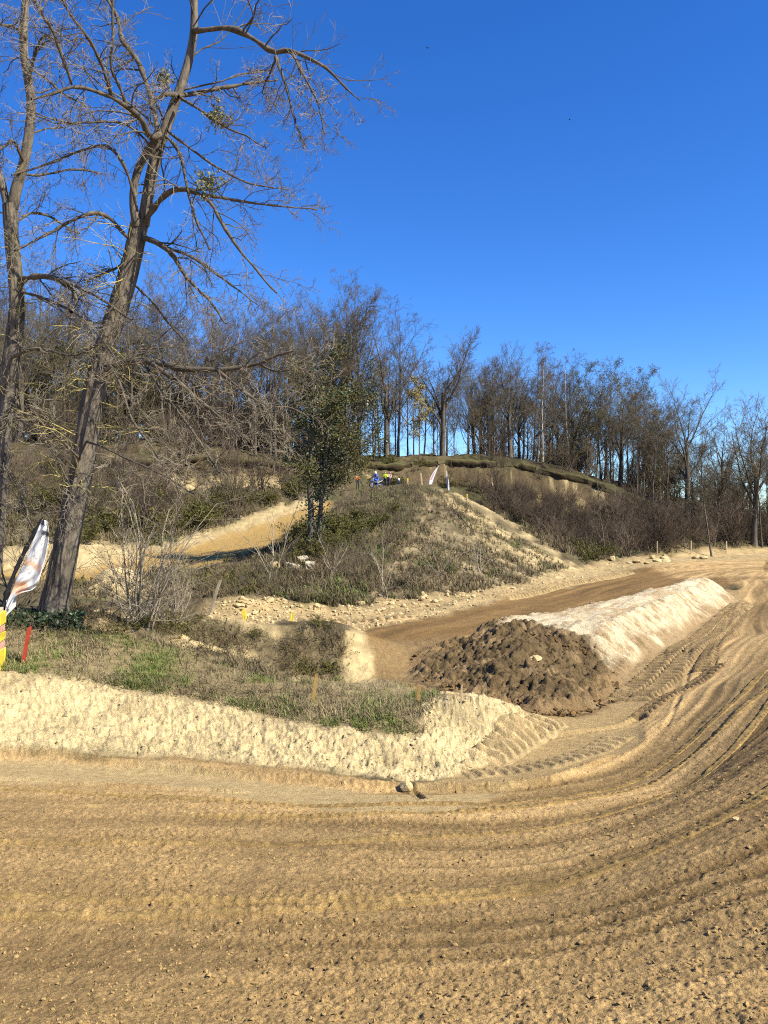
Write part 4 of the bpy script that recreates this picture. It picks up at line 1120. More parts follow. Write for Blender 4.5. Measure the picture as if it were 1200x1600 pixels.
# ivy on one tree behind the riders
def ivy_column():
    rng = np.random.default_rng(65)
    b = ground(584, 96); root = empty('ivy_column', b); tag(root, 'dead stem thick with ivy behind the hilltop riders', 'ivy')
    z = np.linspace(0, 12, 10); P = np.stack([0.25 * np.sin(z * .5), 0.2 * np.cos(z * .4), z], 1)
    mobj('stem', *tubes(P[None], np.linspace(.16, .05, 10)[None], 7), M_bark, root)
    n = 1900; t = rng.random(n)
    p, _, _ = along(P[None], np.ones((1, 10)), np.zeros(n, int), t)
    tag(mobj('leaves', *leaf_quads(rng, p + rng.normal(size=p.shape) * np.array([.55, .5, .3]) * (0.5 + np.abs(np.sin(t * 9)))[:, None], 0.2), M_ivy, root, smooth=False), kind='stuff')
ivy_column()
print('near trees', round(time.time() - T0, 1))

# ------------------------------------------------------------------ shrubs
M_strawt = simple('pale_stem', (0.26, 0.215, 0.145), 0.9, 0.1, 0.3, 2.0, rnd=0.2)
M_browns = simple('bramble_stem', (0.155, 0.115, 0.065), 0.9, 0.1, 0.35, 2.0, rnd=0.25)
S_grey = [Maker(shrub('bare_shrub', 700 + k, 2.4, 10, 0.55, (M_twig, M_browns, M_twig_w)[k])) for k in range(3)]
S_low = [Maker(shrub('bramble', 720 + k, 1.3, 12, 0.95, M_browns, arch=0.05, leaves=160 if k else 0, leaf_mat=M_moss, leaf=0.07)) for k in range(2)]
S_green = [Maker(shrub('broom_bush', 740 + k, 1.5, 13, 0.6, M_moss, leaves=1500, leaf_mat=M_moss, leaf=0.08)) for k in range(2)]
S_pale = [Maker(shrub('pale_sapling', 760 + k, 3.6, 3, 0.16, M_strawt, n2=8, n3=3, up=0.10)) for k in range(2)]
M_darkt = simple('dark_twig', (0.105, 0.078, 0.054), 0.95, 0.1, 0.4, 2.0, rnd=0.3)
S_tall = [Maker(shrub('tall_shrub', 780 + k, 5.5, 12, 0.42, (M_darkt, M_twig_w)[k], n2=8, n3=5)) for k in range(2)]
S_dark = [Maker(shrub('dark_shrub', 790, 3.2, 11, 0.5, M_darkt, n2=7, n3=5))]

def scatter(n, poly, dmin, dmax, mks, s0, s1, label, cat, group, skip=(1, 6, 8, 10, 14, 5, 4, 9, 13, 7, 15), seed=0, thin=None):
    rng = np.random.default_rng(seed)
    p = np.asarray(poly, float); k = 0; tries = 0
    while k < n and tries < 40:
        tries += 1
        u = rng.uniform(p[:, 0].min(), p[:, 0].max(), 300); v = rng.uniform(p[:, 1].min(), p[:, 1].max(), 300)
        m = in_poly(u, v, poly); q, ok = hit(u[m], v[m], dmin)
        ok &= (q[:, 1] < dmax) & ~np.isin(zone_at(q[:, 0], q[:, 1]), skip)
        for g in q[ok]:
            if k >= n: break
            s = s0 + (s1 - s0) * rng.random()
            gu, gv = 600 + F * g[0] / g[1], 800 - F * (g[2] - EYE) / g[1]; hp = F / g[1] * 2.2 * s
            if g[1] < 50 and gu < 485 and in_poly(np.full(4, gu), gv - hp * np.array([.2, .4, .6, .85]), P_up).any(): continue
            mks[rng.integers(len(mks))].put((g[0], g[1], g[2] - 0.04), (s * rng.uniform(.85, 1.2), s * rng.uniform(.85, 1.2), s), rng.random() * 6.28, label, cat, group)
            k += 1
HILL = [(420,935),(470,860),(520,800),(560,770),(640,758),(700,770),(800,835),(900,895),(800,915),(700,938),(560,955)]
SLOPE_L = [(0,860),(0,735),(225,735),(235,768),(445,768),(480,735),(480,770),(430,790),(330,830),(200,848)]
SLOPE_M = [(0,925),(200,905),(330,885),(420,855),(480,830),(470,900),(420,935),(300,935),(150,935)]
CLIFF_R = [(720,760),(800,765),(900,785),(1000,805),(1100,830),(1200,850),(1200,862),(1000,868),(940,880),(860,860),(780,810)]
scatter(95, HILL, 28, 80, S_grey + S_low, 0.35, 0.75, 'leafless brown shrub on the conical hill', 'shrub', 'leafless shrubs on the conical hill', seed=1)
scatter(9, [(520,800),(600,770),(660,800),(640,860),(540,880)], 28, 80, S_green, 0.6, 1.2, 'low green broom bush on the shoulder of the conical hill', 'bush', 'green bushes on the conical hill', seed=2)
scatter(70, SLOPE_L, 44, 86, S_grey + S_low + S_tall, 0.7, 1.2, 'leafless brown shrub on the slope above the upper track', 'shrub', 'leafless shrubs above the upper track', seed=3)
scatter(26, SLOPE_L, 44, 86, S_green, 0.9, 1.7, 'green bush on the slope above the upper track', 'bush', 'green bushes above the upper track', seed=4)
scatter(55, SLOPE_M, 28, 44, S_grey + S_low, 0.28, 0.6, 'leafless shrub between the upper track and the lower lane', 'shrub', 'leafless shrubs below the upper track', seed=5)
scatter(14, [(400,870),(470,830),(530,820),(540,860),(480,890)], 30, 62, S_green, 0.6, 1.1, 'green bush round the foot of the ivy-clad tree', 'bush', 'green bushes round the ivy-clad tree', seed=6)
scatter(100, CLIFF_R, 60, 112, S_dark + S_dark + [S_grey[1], S_tall[0]], 0.7, 1.1, 'leafless shrub on the dark bank below the terrace wood', 'shrub', 'leafless shrubs on the dark bank', seed=7)
scatter(60, [(730,762),(800,768),(900,788),(960,810),(900,850),(800,800)], 84, 112, S_dark, 0.6, 0.95, 'shrub on the steep bank behind the hill', 'shrub', 'leafless shrubs on the steep bank', seed=17)
scatter(34, [(960,800),(1200,800),(1230,858),(1000,866),(930,860)], 78, 125, [S_tall[0]] + S_dark, 0.8, 1.4, 'tall bare shrub crowding the edge past the far turn', 'shrub', 'tall shrubs past the far turn', seed=8, skip=(1, 6, 7, 8))
scatter(12, [(900,850),(960,860),(950,888),(905,890)], 55, 90, S_green, 0.6, 0.9, 'green bush at the bottom corner of the conical hill', 'bush', 'green bushes at the bottom corner of the hill', seed=9)
# understory between the trunks of the wood
def under(n, u0, u1, d0, d1, label, group, mks, s0, s1, seed):
    rng = np.random.default_rng(seed)
    for i in range(n):
        u = u0 + (u1 - u0) * rng.random(); d = d0 + (d1 - d0) * rng.random(); g = ground(u, d); s = s0 + (s1 - s0) * rng.random()
        mks[rng.integers(len(mks))].put((g[0], g[1], g[2] - .05), (s * 1.2, s * 1.2, s), rng.random() * 6.28, label, 'shrub', group)
under(120, -60, 560, 78, 118, 'tall bare shrub between the trunks above the upper track', 'understory above the upper track', S_tall + [S_tall[0]] + S_dark, 0.9, 1.9, 21)
under(34, 545, 980, 94.5, 104, 'bare shrub along the rim behind the hilltop', 'understory behind the hilltop', S_tall + S_grey, 0.4, 0.8, 22)
under(80, 740, 1280, 101, 135, 'bare shrub between the trunks of the terrace wood', 'understory of the terrace wood', [S_tall[0], S_tall[0]] + S_dark, 0.8, 1.7, 23)
under(10, 545, 740, 90, 96, 'green bush on the bank behind the riders', 'green bushes behind the riders', S_green, 0.8, 1.5, 24)
S_olive = [Maker(shrub('leafy_sapling', 850, 6.5, 7, 0.3, M_twig, leaves=2600, leaf_mat=M_moss, n2=9, n3=4, leaf=0.13))]
under(46, -80, 560, 86, 122, 'olive leafy sapling among the trunks above the upper track', 'leafy saplings above the upper track', S_olive, 0.8, 1.8, 25)
under(14, 740, 1250, 104, 130, 'olive leafy sapling in the terrace wood', 'leafy saplings of the terrace wood', S_olive, 0.6, 1.2, 26)
# bushy bank in the middle
scatter(16, P_bushy, 15, 27, S_low, 0.35, 0.65, 'low dead bramble on the bank between grass and lane', 'bramble', 'brambles on the middle bank', skip=(1, 6, 2), seed=10)
scatter(9, P_bushy, 15, 27, S_green, 0.22, 0.36, 'small green plant on the bank between grass and lane', 'plant', 'green plants on the middle bank', skip=(1, 6, 2), seed=12)
# one pale tangled thicket and a few saplings
thicket = Maker(shrub('thicket', 801, 3.4, 15, 0.34, M_strawt, n2=9, n3=5, up=0.02))
g = ground(222, 16.4); thicket.put(g - np.array([0, 0, .05]), 1.0, 0.4, 'tangled pale thicket of bare stems beside the leaning robinia', 'thicket')
g = ground(268, 17.6); thicket.put(g - np.array([0, 0, .05]), 0.62, 2.4, 'smaller pale thicket on the far side of the tangled one', 'thicket')
g = ground(165, 17.4); S_low[0].put(g - np.array([0, 0, .05]), 1.0, 1.0, 'spreading bramble between the thicket and the robinia', 'bramble')
g = ground(345, 17.2); S_low[1].put(g - np.array([0, 0, .05]), 0.7, 2.6, 'leafy bramble beside the bleached pole', 'bramble')
g = ground(285, 18.5); S_low[0].put(g - np.array([0, 0, .05]), 0.8, 2.0, 'arching dead bramble beside the pale thicket', 'bramble')
g = ground(30, 17.8); S_grey[1].put(g - np.array([0, 0, .05]), 1.2, 3.0, 'brown shrub behind the torn banner', 'shrub')
g = ground(130, 17.0); S_low[0].put(g - np.array([0, 0, .05]), 0.7, 5.0, 'low bramble right behind the leaning robinia', 'bramble')
for (u, v, s, lab) in [(423, 915, 1.15, 'slender pale sapling below the limestone blocks'), (606, 935, 0.75, 'thin pale sapling at the foot of the conical hill'),
                       (516, 905, 0.6, 'short pale sapling beside the limestone blocks'), (690, 915, 0.7, 'thin sapling in the middle of the hill foot'), (752, 905, 0.7, 'thin sapling where the hill foot turns bare')]:
    p = hit1(u, v, 26); S_pale[RNG.integers(2) if lab[0] == 't' else 1].put((p[0], p[1], p[2] - .05), s * p[1] / 36 * 1.25, RNG.random() * 6, lab, 'sapling', 'pale saplings at the hill foot')
print('shrubs', round(time.time() - T0, 1))

# ------------------------------------------------------------------ grass and litter (uncountable)
def blades(name, label, cat, poly, dmin, dmax, n, hmin, hmax, mat, seed, zones, wid=0.006, lean=0.5, dens=None):
    rng = np.random.default_rng(seed)
    p = np.asarray(poly, float); Ps = []
    got = 0
    while got < n:
        u = rng.uniform(p[:, 0].min(), p[:, 0].max(), 4000); v = rng.uniform(p[:, 1].min(), p[:, 1].max(), 4000)
        m = in_poly(u, v, poly); q, ok = hit(u[m], v[m], dmin); ok &= (q[:, 1] < dmax) & np.isin(zone_at(q[:, 0], q[:, 1]), zones)
        q = q[ok]
        if dens is not None:
            keep = fbm(q[:, 0] * dens[0], q[:, 1] * dens[0], 3, dens[1]) + 0.12 * rng.normal(size=len(q)) > dens[2]; q = q[keep]
        # each seed grows a tuft
        k = 5
        q = np.repeat(q, k, 0) + np.concatenate([rng.normal(size=(len(q) * k, 2)) * 0.03, np.zeros((len(q) * k, 1))], 1)
        Ps.append(q); got += len(q)
        if not len(q): break
    P = np.concatenate(Ps)[:n]
    P[:, 2] = zfun(P[:, 0], P[:, 1]) - 0.01
    N = len(P); h = hmin + (hmax - hmin) * rng.random(N) ** 1.6
    d = rng.normal(size=(N, 2)); d = d / np.linalg.norm(d, axis=1, keepdims=True)
    side = np.stack([-d[:, 1], d[:, 0], np.zeros(N)], 1) * (wid * (0.7 + 0.6 * rng.random(N)))[:, None]
    dirn = np.concatenate([d, np.zeros((N, 1))], 1) * (lean * (0.3 + rng.random(N)))[:, None]
    up = np.array([0, 0, 1.0])
    m1 = P + (dirn * 0.3 + up * 0.6) * h[:, None]; tip = P + (dirn * 0.95 + up * 0.9) * h[:, None]
    V = np.stack([P - side, P + side, m1 + side * 0.8, m1 - side * 0.8, tip], 1).reshape(-1, 3)
    b = np.arange(N)[:, None] * 5
    o = mobj(name, V, [b + np.array([[0, 1, 2, 3]]), b + np.array([[3, 2, 4]])], mat, smooth=False)
    tag(o, label, cat, kind='stuff')
M_grass = simple('green_grass', (0.10, 0.15, 0.026), 0.7, 0.2, 0.4, 0.9, c2=(0.17, 0.21, 0.045))
M_dry = simple('dry_grass', (0.25, 0.205, 0.105), 0.85, 0.12, 0.4, 1.2)
M_dead = simple('dead_brush', (0.15, 0.118, 0.064), 0.9, 0.1, 0.45, 0.8)
P_grassL = [(-60,930),(0,945),(110,975),(260,1005),(330,1030),(430,1062),(560,1058),(700,1080),(670,1115)] + WB[::-1] + [(-60,1048)]
blades('grass', 'green grass on the sand bank', 'grass', P_grassL, 10.5, 19, 12000, 0.03, 0.14, M_grass, 31, (3,), 0.0045, 0.9, (1.0, 5, 0.10))
blades('dry_grass', 'straw-coloured dry grass on the sand bank', 'grass', P_grassL, 10.5, 19, 8000, 0.03, 0.17, M_dry, 32, (3, 2), 0.004, 1.4, (0.9, 6, 0.04))
blades('dead_weeds', 'grey-brown dead weeds on the sand bank', 'weeds', P_grassL, 10.5, 19, 6500, 0.04, 0.22, M_dead, 39, (3,), 0.004, 1.5, (1.1, 8, 0.05))
blades('bank_brush', 'dead brush on the bank between grass and lane', 'brush', P_bushy, 14, 27, 6000, 0.05, 0.22, M_dead, 33, (12, 3), 0.005, 1.0, (0.8, 9, 0.0))
blades('hill_brush', 'dead grass and brush covering the conical hill', 'brush', HILL, 28, 82, 24000, 0.10, 0.50, M_dead, 34, (0,), 0.014, 0.8, (0.4, 10, -0.08))
blades('face_weeds', 'sparse dry weeds on the bare side of the conical hill', 'weeds', HILL, 28, 82, 15000, 0.08, 0.42, M_dead, 44, (15, 9), 0.012, 0.9, (0.7, 17, -0.05))
blades('hill_grass', 'greenish grass patches on the conical hill', 'grass', HILL, 28, 82, 5000, 0.12, 0.4, M_grass, 35, (0,), 0.018, 0.7, (0.22, 11, 0.10))
blades('slope_brush', 'dead brush on the slopes beside the upper track', 'brush', [(0,865),(0,735),(480,735),(480,790),(430,800),(330,835),(200,850)], 45, 88, 21000, 0.15, 0.75, M_dead, 36, (0,), 0.017, 0.8, (0.4, 12, -0.12))
blades('lane_brush', 'short dead brush between the upper track and the lane', 'brush', SLOPE_M, 27, 46, 15000, 0.06, 0.30, M_dead, 46, (0, 9), 0.010, 0.9, (0.5, 19, -0.06))
blades('slope_grass', 'green ground plants beside the upper track', 'ground cover', [(0,925),(0,735),(480,735),(520,850),(420,935)], 28, 88, 9000, 0.15, 0.5, M_moss, 37, (0,), 0.03, 0.8, (0.25, 13, 0.05))
blades('bank_litter', 'dead brush on the dark bank below the terrace wood', 'brush', CLIFF_R, 60, 115, 15000, 0.25, 1.0, M_dead, 38, (0,), 0.022, 0.8, (0.4, 14, -0.2))
print('grass', round(time.time() - T0, 1))
# ------------------------------------------------------------------ small built things
def box_mesh(sx, sy, sz, bev=0.0, z0=0.0):
    bm = bmesh.new(); bmesh.ops.create_cube(bm, size=1.0)
    for v in bm.verts: v.co = Vector((v.co.x * sx, v.co.y * sy, (v.co.z + 0.5) * sz + z0))
    if bev: bmesh.ops.bevel(bm, geom=bm.edges[:], offset=bev, segments=2, affect='EDGES', profile=0.6)
    return bm
def bm_obj(name, bm, mat, parent=None, smooth_=False, loc=None, rot=None):
    me = bpy.data.meshes.new(name); bm.to_mesh(me); bm.free(); me.materials.append(mat)
    if smooth_: me.polygons.foreach_set('use_smooth', np.ones(len(me.polygons), bool))
    o = bpy.data.objects.new(name, me)
    if loc is not None: o.location = loc
    if rot is not None: o.rotation_euler = rot
    return link(o, parent)

M_red = simple('red_paint', (0.30, 0.040, 0.018), 0.6, 0.3, 0.35, 14, 0.1)
M_yel = simple('yellow_paint', (0.30, 0.19, 0.055), 0.65, 0.3, 0.3, 12, 0.1)
M_yelbright = simple('bright_yellow_plastic', (0.60, 0.46, 0.04), 0.5, 0.4, 0.2, 10)
M_pink = simple('faded_red_tape', (0.52, 0.28, 0.20), 0.6, 0.3, 0.4, 25)
M_wood = simple('pale_wood', (0.46, 0.36, 0.22), 0.85, 0.15, 0.3, 10, 0.2, stretch=(1, 1, 0.2))
M_cloth = simple('weathered_white_cloth', (0.66, 0.64, 0.58), 0.85, 0.1, 0.2, 5)
M_black = simple('black_sleeve', (0.018, 0.018, 0.02), 0.7, 0.2, 0.4, 12)
M_metal = simple('grey_pole', (0.35, 0.35, 0.36), 0.4, 0.5, 0.2, 8)

def stake(u, v, dmin, hpx, wpx, mat, label, group, lean_px=0, tip_mat=None, chamfer=True):
    p = hit1(u, v, dmin); k = p[1] / F
    h, w = hpx * k, max(wpx * k, 0.02)
    root = empty('marker_stake', p - np.array([0, 0, 0.12]), RNG.uniform(-.5, .5)); tag(root, label, 'stake', group)
    bm = box_mesh(w, w * 0.7, h + 0.12, w * 0.06)
    for q in bm.verts:                                   # worn, slightly skewed top
        if q.co.z > h * 0.9: q.co.z += (q.co.x / w) * w * 0.5
    o = bm_obj('shaft', bm, mat, root)
    if tip_mat:
        bm = box_mesh(w * 1.06, w * 0.76, h * 0.16, w * 0.06, h * 0.80 + 0.12); bm_obj('painted_band', bm, tip_mat, root)
    root.rotation_euler[1] = math.atan2(lean_px, hpx)
    root.rotation_euler[2] = RNG.uniform(-.25, .25)
    return root
GS = 'marker stakes along the sand bank'
stake(34, 1037, 11, 58, 5.5, M_red, 'tall red marker stake in the grass beside the taped post', GS, 10, M_red)
stake(487, 1098, 11, 44, 5.5, M_yel, 'dull yellow stake standing in the grass of the sand bank', GS, 6)
stake(651, 1106, 11, 33, 5, M_yel, 'short yellow stake at the end of the grass', GS, 3)
stake(720, 1100, 11, 26, 3, M_wood, 'thin pale wooden stake on the crumbling end of the bank', GS, 1)
GL = 'stakes along the sandy lane'
stake(385, 972, 22, 20, 6, M_yelbright, 'bright yellow plastic marker leaning beside the sandy lane', GL, -4)
stake(454, 980, 22, 22, 2.2, M_yelbright, 'pair of thin yellow laths, one lath beside the lane', GL, 1)
stake(457.5, 979, 22, 19, 1.6, M_yelbright, 'slimmer yellow lath touching the other lath beside the lane', GL, 0.5)
stake(549, 981, 22, 18, 2.2, M_wood, 'pale wooden lath where the straight begins', GL, 0)
stake(324, 963, 18, 60, 4, M_strawt, 'long bleached pole leaning in the weeds beyond the thicket', GL, 20)
# posts before the far wood
for i, (u, lab) in enumerate([(1027, 'thin fence post before the wood, close to the pale boulder verge'), (1080, 'thin fence post before the wood, between the other two'), (1135, 'thin fence post before the wood, farthest along the far turn')]):
    stake(u, 866, 70, 20, 1.8, M_wood, lab, 'fence posts before the far wood', 0)

# taped course post at the edge of the grass
def taped_post():
    p = hit1(-21, 1046, 11); k = p[1] / F
    root = empty('taped_post', p - np.array([0, 0, 0.15])); tag(root, 'square post wrapped in yellow and faded red tape bands', 'post')
    w = 40 * k
    bm_obj('core', box_mesh(w * 0.9, w * 0.9, 95 * k + .15, 0.01), M_wood, root)
    z = 0.15
    for hpx, m, gr in [(30, M_yelbright, 1.06), (13, M_pink, 1.0), (13, M_yelbright, 1.05), (14, M_pink, 1.0), (19, M_yelbright, 1.08)]:
        bm = box_mesh(w * gr, w * gr, hpx * k, 0.008, z)
        rng = np.random.default_rng(int(z * 1000))
        for v in bm.verts: v.co.z += 0.012 * math.sin(v.co.x * 20 + v.co.y * 13 + z * 9); v.co.x *= 1 + 0.03 * rng.normal()
        bm_obj('tape_band', bm, m, root); z += hpx * k
    root.rotation_euler = (0, R(1.5), R(14))
taped_post()

# torn feather banner leaning by the robinia
def banner_material():
    m, nt, b = nmat('printed_banner', 0.8, 0.15)
    N, L = nt.nodes, nt.links
    uv = N.new('ShaderNodeAttribute'); uv.attribute_name = 'Col'
    L.new(uv.outputs['Color'], b.inputs['Base Color'])
    return m
def torn_banner():
    d = 15.0
    foot = hit1(2, 985, 13); d = foot[1]
    root = empty('feather_banner', foot); tag(root, 'torn white and orange feather banner on a black pole by the robinia', 'banner')
    ctr = chaikin(np.array([(2, 985), (4, 948), (18, 905), (38, 862), (56, 828), (65, 812)], float), 2)
    P = np.array([W(a, b_, d) for a, b_ in ctr]) - foot
    P, q = resample(P, np.linspace(0.05, 0.032, len(P)), 30)
    q = q * (1 + 0.18 * np.random.default_rng(3).normal(size=30))
    mobj('pole_sleeve', *tubes(P[None], q[None], 9), M_black, root)
    # cloth: rows from pole to free edge
    left = chaikin(np.array([(66, 811), (57, 832), (44, 862), (32, 890), (20, 918), (9, 948)], float), 2)
    right = chaikin(np.array([(73, 814), (77, 826), (76, 850), (69, 880), (62, 905), (55, 920), (36, 927), (24, 934), (14, 955)], float), 2)
    n, mcol = 70, 26
    def rs(a): s = np.concatenate([[0], np.cumsum(np.linalg.norm(np.diff(a, axis=0), axis=1))]); t = np.linspace(0, s[-1], n); return np.stack([np.interp(t, s, a[:, 0]), np.interp(t, s, a[:, 1])], 1)
    l, r_ = rs(left), rs(right)
    tt = np.linspace(0, 1, mcol)
    UV = l[:, None] * (1 - tt)[None, :, None] + r_[:, None] * tt[None, :, None]
    S_, T_ = np.meshgrid(np.linspace(0, 1, n), tt, indexing='ij')
    rag = 1.4 * fbm(S_ * 14, T_ * 3, 3, 5) * T_; UV[..., 0] += rag
    fold = 0.05 * np.sin(T_ * 9 + S_ * 5) * (0.3 + T_) + 0.06 * np.sin((S_ * 1.0 + 0.35 * T_ * T_) * 34) * smooth(S_, .45, .6) * (1 - smooth(S_, .8, .92)) * T_ + 0.03 * fbm(S_ * 8, T_ * 6, 3, 9)
    dd = d - 0.04 + fold
    X = (UV[..., 0] - 600) / F * dd; Zc = EYE + (800 - UV[..., 1]) / F * dd
    V = np.stack([X, dd, Zc], -1).reshape(-1, 3) - foot
    id_ = np.arange(n * mcol).reshape(n, mcol)
    Q = np.stack([id_[:-1, :-1], id_[:-1, 1:], id_[1:, 1:], id_[1:, :-1]], -1).reshape(-1, 4)
    o = mobj('cloth', V, Q, banner_material(), root)
    white, orange, grey = np.array([.68, .66, .6]), np.array([.62, .34, .18]), np.array([.10, .10, .11])
    band = smooth(np.sin(S_ * 19 - 4.5 * (T_ - .5) ** 2 + 0.4 * fbm(S_ * 9, T_ * 5, 3, 2)), -.1, .35) * smooth(S_, .40, .48) * (1 - smooth(S_, .86, .93)) * (1 - smooth(T_, .8, .95) * .7)
    Cc = white + (orange - white) * (band * .85)[..., None]
    tip = (1 - smooth(S_, .05, .075)) * (1 - smooth(T_, .45, .6)) + smooth(S_, .10, .115) * (1 - smooth(S_, .15, .165)) * smooth(T_, .3, .4)
    Cc = Cc + (grey - Cc) * np.clip(tip, 0, 1)[..., None]
    Cc = Cc * (1 + 0.25 * fbm(S_ * 12, T_ * 8, 4, 14))[..., None]
    set_colors(o.data, Cc.reshape(-1, 3))
    sm = o.modifiers.new('thickness', 'SOLIDIFY'); sm.thickness = 0.004
    # loose torn strip tied to the post below
    st = np.array([W(a, b_, d - .03) for a, b_ in [(10, 938), (26, 928), (24, 948), (12, 960), (4, 972), (8, 955)]]) - foot
    V = np.concatenate([st, st + np.array([0, .012, 0])]); k = len(st)
    F4 = np.array([[i, (i + 1) % k, (i + 1) % k + k, i + k] for i in range(k)])
    o2 = mobj('torn_strip', V, F4, M_cloth, root, smooth=False)
    bm = bmesh.new(); bm.from_mesh(o2.data); bm.verts.ensure_lookup_table()
    bm.faces.new([bm.verts[i] for i in range(k)]); bm.faces.new([bm.verts[i + k] for i in reversed(range(k))]); bm.to_mesh(o2.data); bm.free()
torn_banner()

# feather flags on the hilltop
M_flagw = simple('white_flag_cloth', (0.72, 0.66, 0.64), 0.8, 0.15, 0.1, 3)
M_flagr = simple('red_flag_print', (0.42, 0.24, 0.25), 0.8, 0.15, 0.3, 4)
def feather_flag(u, d, hpx, lean_px, wpx, twist, label):
    g = ground(u, d); k = d / F; h = hpx * k; w = wpx * k
    root = empty('feather_flag', g - np.array([0, 0, .1])); tag(root, label, 'flag', 'feather flags on the hilltop')
    n = 24; t = np.linspace(0, 1, n)
    x = lean_px * k * t ** 1.6; pole = np.stack([x, 0 * t, t * h + 0.0], 1)
    mobj('pole', *tubes(pole[None], np.linspace(.025, .012, n)[None], 6), M_metal, root)
    base = mobj('ground_spike', *tubes(np.array([[[0, 0, -.2], [0, 0, 0.1], [0, 0, .3]]]), np.full((1, 3), .03), 6), M_black, root)
    s = np.linspace(0, 1, 8)
    prof = w * np.sin(np.clip(t * 1.02, 0, 1) * np.pi) ** 0.55 * (0.55 + 0.45 * (1 - t)) * (t > .05)
    V = np.stack([x[:, None] + prof[:, None] * s[None] * math.cos(twist) * -1, 0.05 * np.sin(s[None] * 5 + t[:, None] * 7) + prof[:, None] * s[None] * math.sin(twist), (0.06 + 0.93 * t)[:, None] * h + 0 * s[None]], -1).reshape(-1, 3)
    id_ = np.arange(n * 8).reshape(n, 8); Q = np.stack([id_[:-1, :-1], id_[:-1, 1:], id_[1:, 1:], id_[1:, :-1]], -1)
    a = Q[:, :3].reshape(-1, 4) if False else Q.reshape(-1, 4)
    c = mobj('cloth', V, a, M_flagw, root)
    c.modifiers.new('thickness', 'SOLIDIFY').thickness = 0.008
    # printed red panel, a strip of its own 4 mm in front
    Vp = V.reshape(n, 8, 3)[9:20, 2:7].copy() + np.array([0, -.012, 0]); m_ = np.arange(11 * 5).reshape(11, 5)
    mobj('print', Vp.reshape(-1, 3), np.stack([m_[:-1, :-1], m_[:-1, 1:], m_[1:, 1:], m_[1:, :-1]], -1).reshape(-1, 4), M_flagr, c)
feather_flag(674, 82, 40, 12, 8, -0.5, 'feather flag with a dark red print leaning on the hilltop')
feather_flag(703, 84, 37, -5, 5, 0.3, 'narrow white feather flag on the hilltop')
def hill_post(u, d, hpx, wpx, mats, label, lean=0):
    g = ground(u, d); k = d / F
    root = empty('marker_post', g - np.array([0, 0, .2])); tag(root, label, 'post', 'posts on the hilltop')
    z = 0.0; hs = (hpx * k + .2) / len(mats)
    for i, m in enumerate(mats):
        bm_obj('band', box_mesh(wpx * k * (1.0 if i % 2 else 1.05), wpx * k * .8, hs, .006, z), m, root); z += hs
    root.rotation_euler[1] = lean
hill_post(637, 81, 14, 2.6, [M_yelbright, M_wood, M_yelbright, M_wood, M_yelbright], 'yellow and pale banded marker post on the hilltop')
hill_post(660, 82, 21, 2.4, [M_wood, M_wood], 'bare pale wooden post on the hilltop next to the red-printed flag', -0.1)
hill_post(730, 72, 9, 2.2, [M_wood, M_yelbright], 'short pale post where the sandy ridge begins', 0.0)

# ------------------------------------------------------------------ people and bike on the hilltop
M_skin = simple('skin', (0.46, 0.28, 0.20), 0.6, 0.3, 0.1, 5)
M_hair = simple('dark_hair', (0.03, 0.022, 0.016), 0.7, 0.3, 0.2, 9)
M_dark = simple('dark_trousers', (0.035, 0.036, 0.045), 0.85, 0.15, 0.3, 8)
M_or = simple('orange_vest', (0.80, 0.20, 0.06), 0.7, 0.2, 0.1, 8)
M_lime = simple('hi_vis_yellow', (0.62, 0.78, 0.03), 0.7, 0.2, 0.1, 8)
M_blue = simple('blue_jersey', (0.03, 0.10, 0.42), 0.6, 0.3, 0.2, 8)
M_rose = simple('pinkish_shirt', (0.48, 0.30, 0.27), 0.8, 0.2, 0.2, 8)
M_whitep = simple('white_plastic', (0.78, 0.79, 0.80), 0.35, 0.5, 0.05, 8)
M_tyre = simple('tyre_rubber', (0.02, 0.02, 0.021), 0.85, 0.2, 0.3, 20)

def skin_mesh(name, verts, edges, radii, mat, parent, root_i=0):
    me = bpy.data.meshes.new(name); me.from_pydata(verts, edges, []); me.materials.append(mat)
    o = bpy.data.objects.new(name, me); link(o, parent)
    s = o.modifiers.new('skin', 'SKIN'); s.use_smooth_shade = True
    for i, r_ in enumerate(radii):
        me.skin_vertices[0].data[i].radius = (r_, r_) if np.isscalar(r_) else r_
    me.skin_vertices[0].data[root_i].use_root = True
    o.modifiers.new('subdivision', 'SUBSURF').levels = 2
    o.modifiers['subdivision'].render_levels = 2
    return o
def blob(name, c, r_, mat, parent, sub=3, dent=0.0):
    bm = bmesh.new(); bmesh.ops.create_icosphere(bm, subdivisions=sub, radius=1.0)
    for v in bm.verts:
        n = v.co.copy(); f = 1 - dent * max(0, -n.y) ** 2 * max(0, -n.z)
        v.co = Vector((n.x * r_[0] * f + c[0], n.y * r_[1] * f + c[1], n.z * r_[2] + c[2]))
    return bm_obj(name, bm, mat, parent, True)
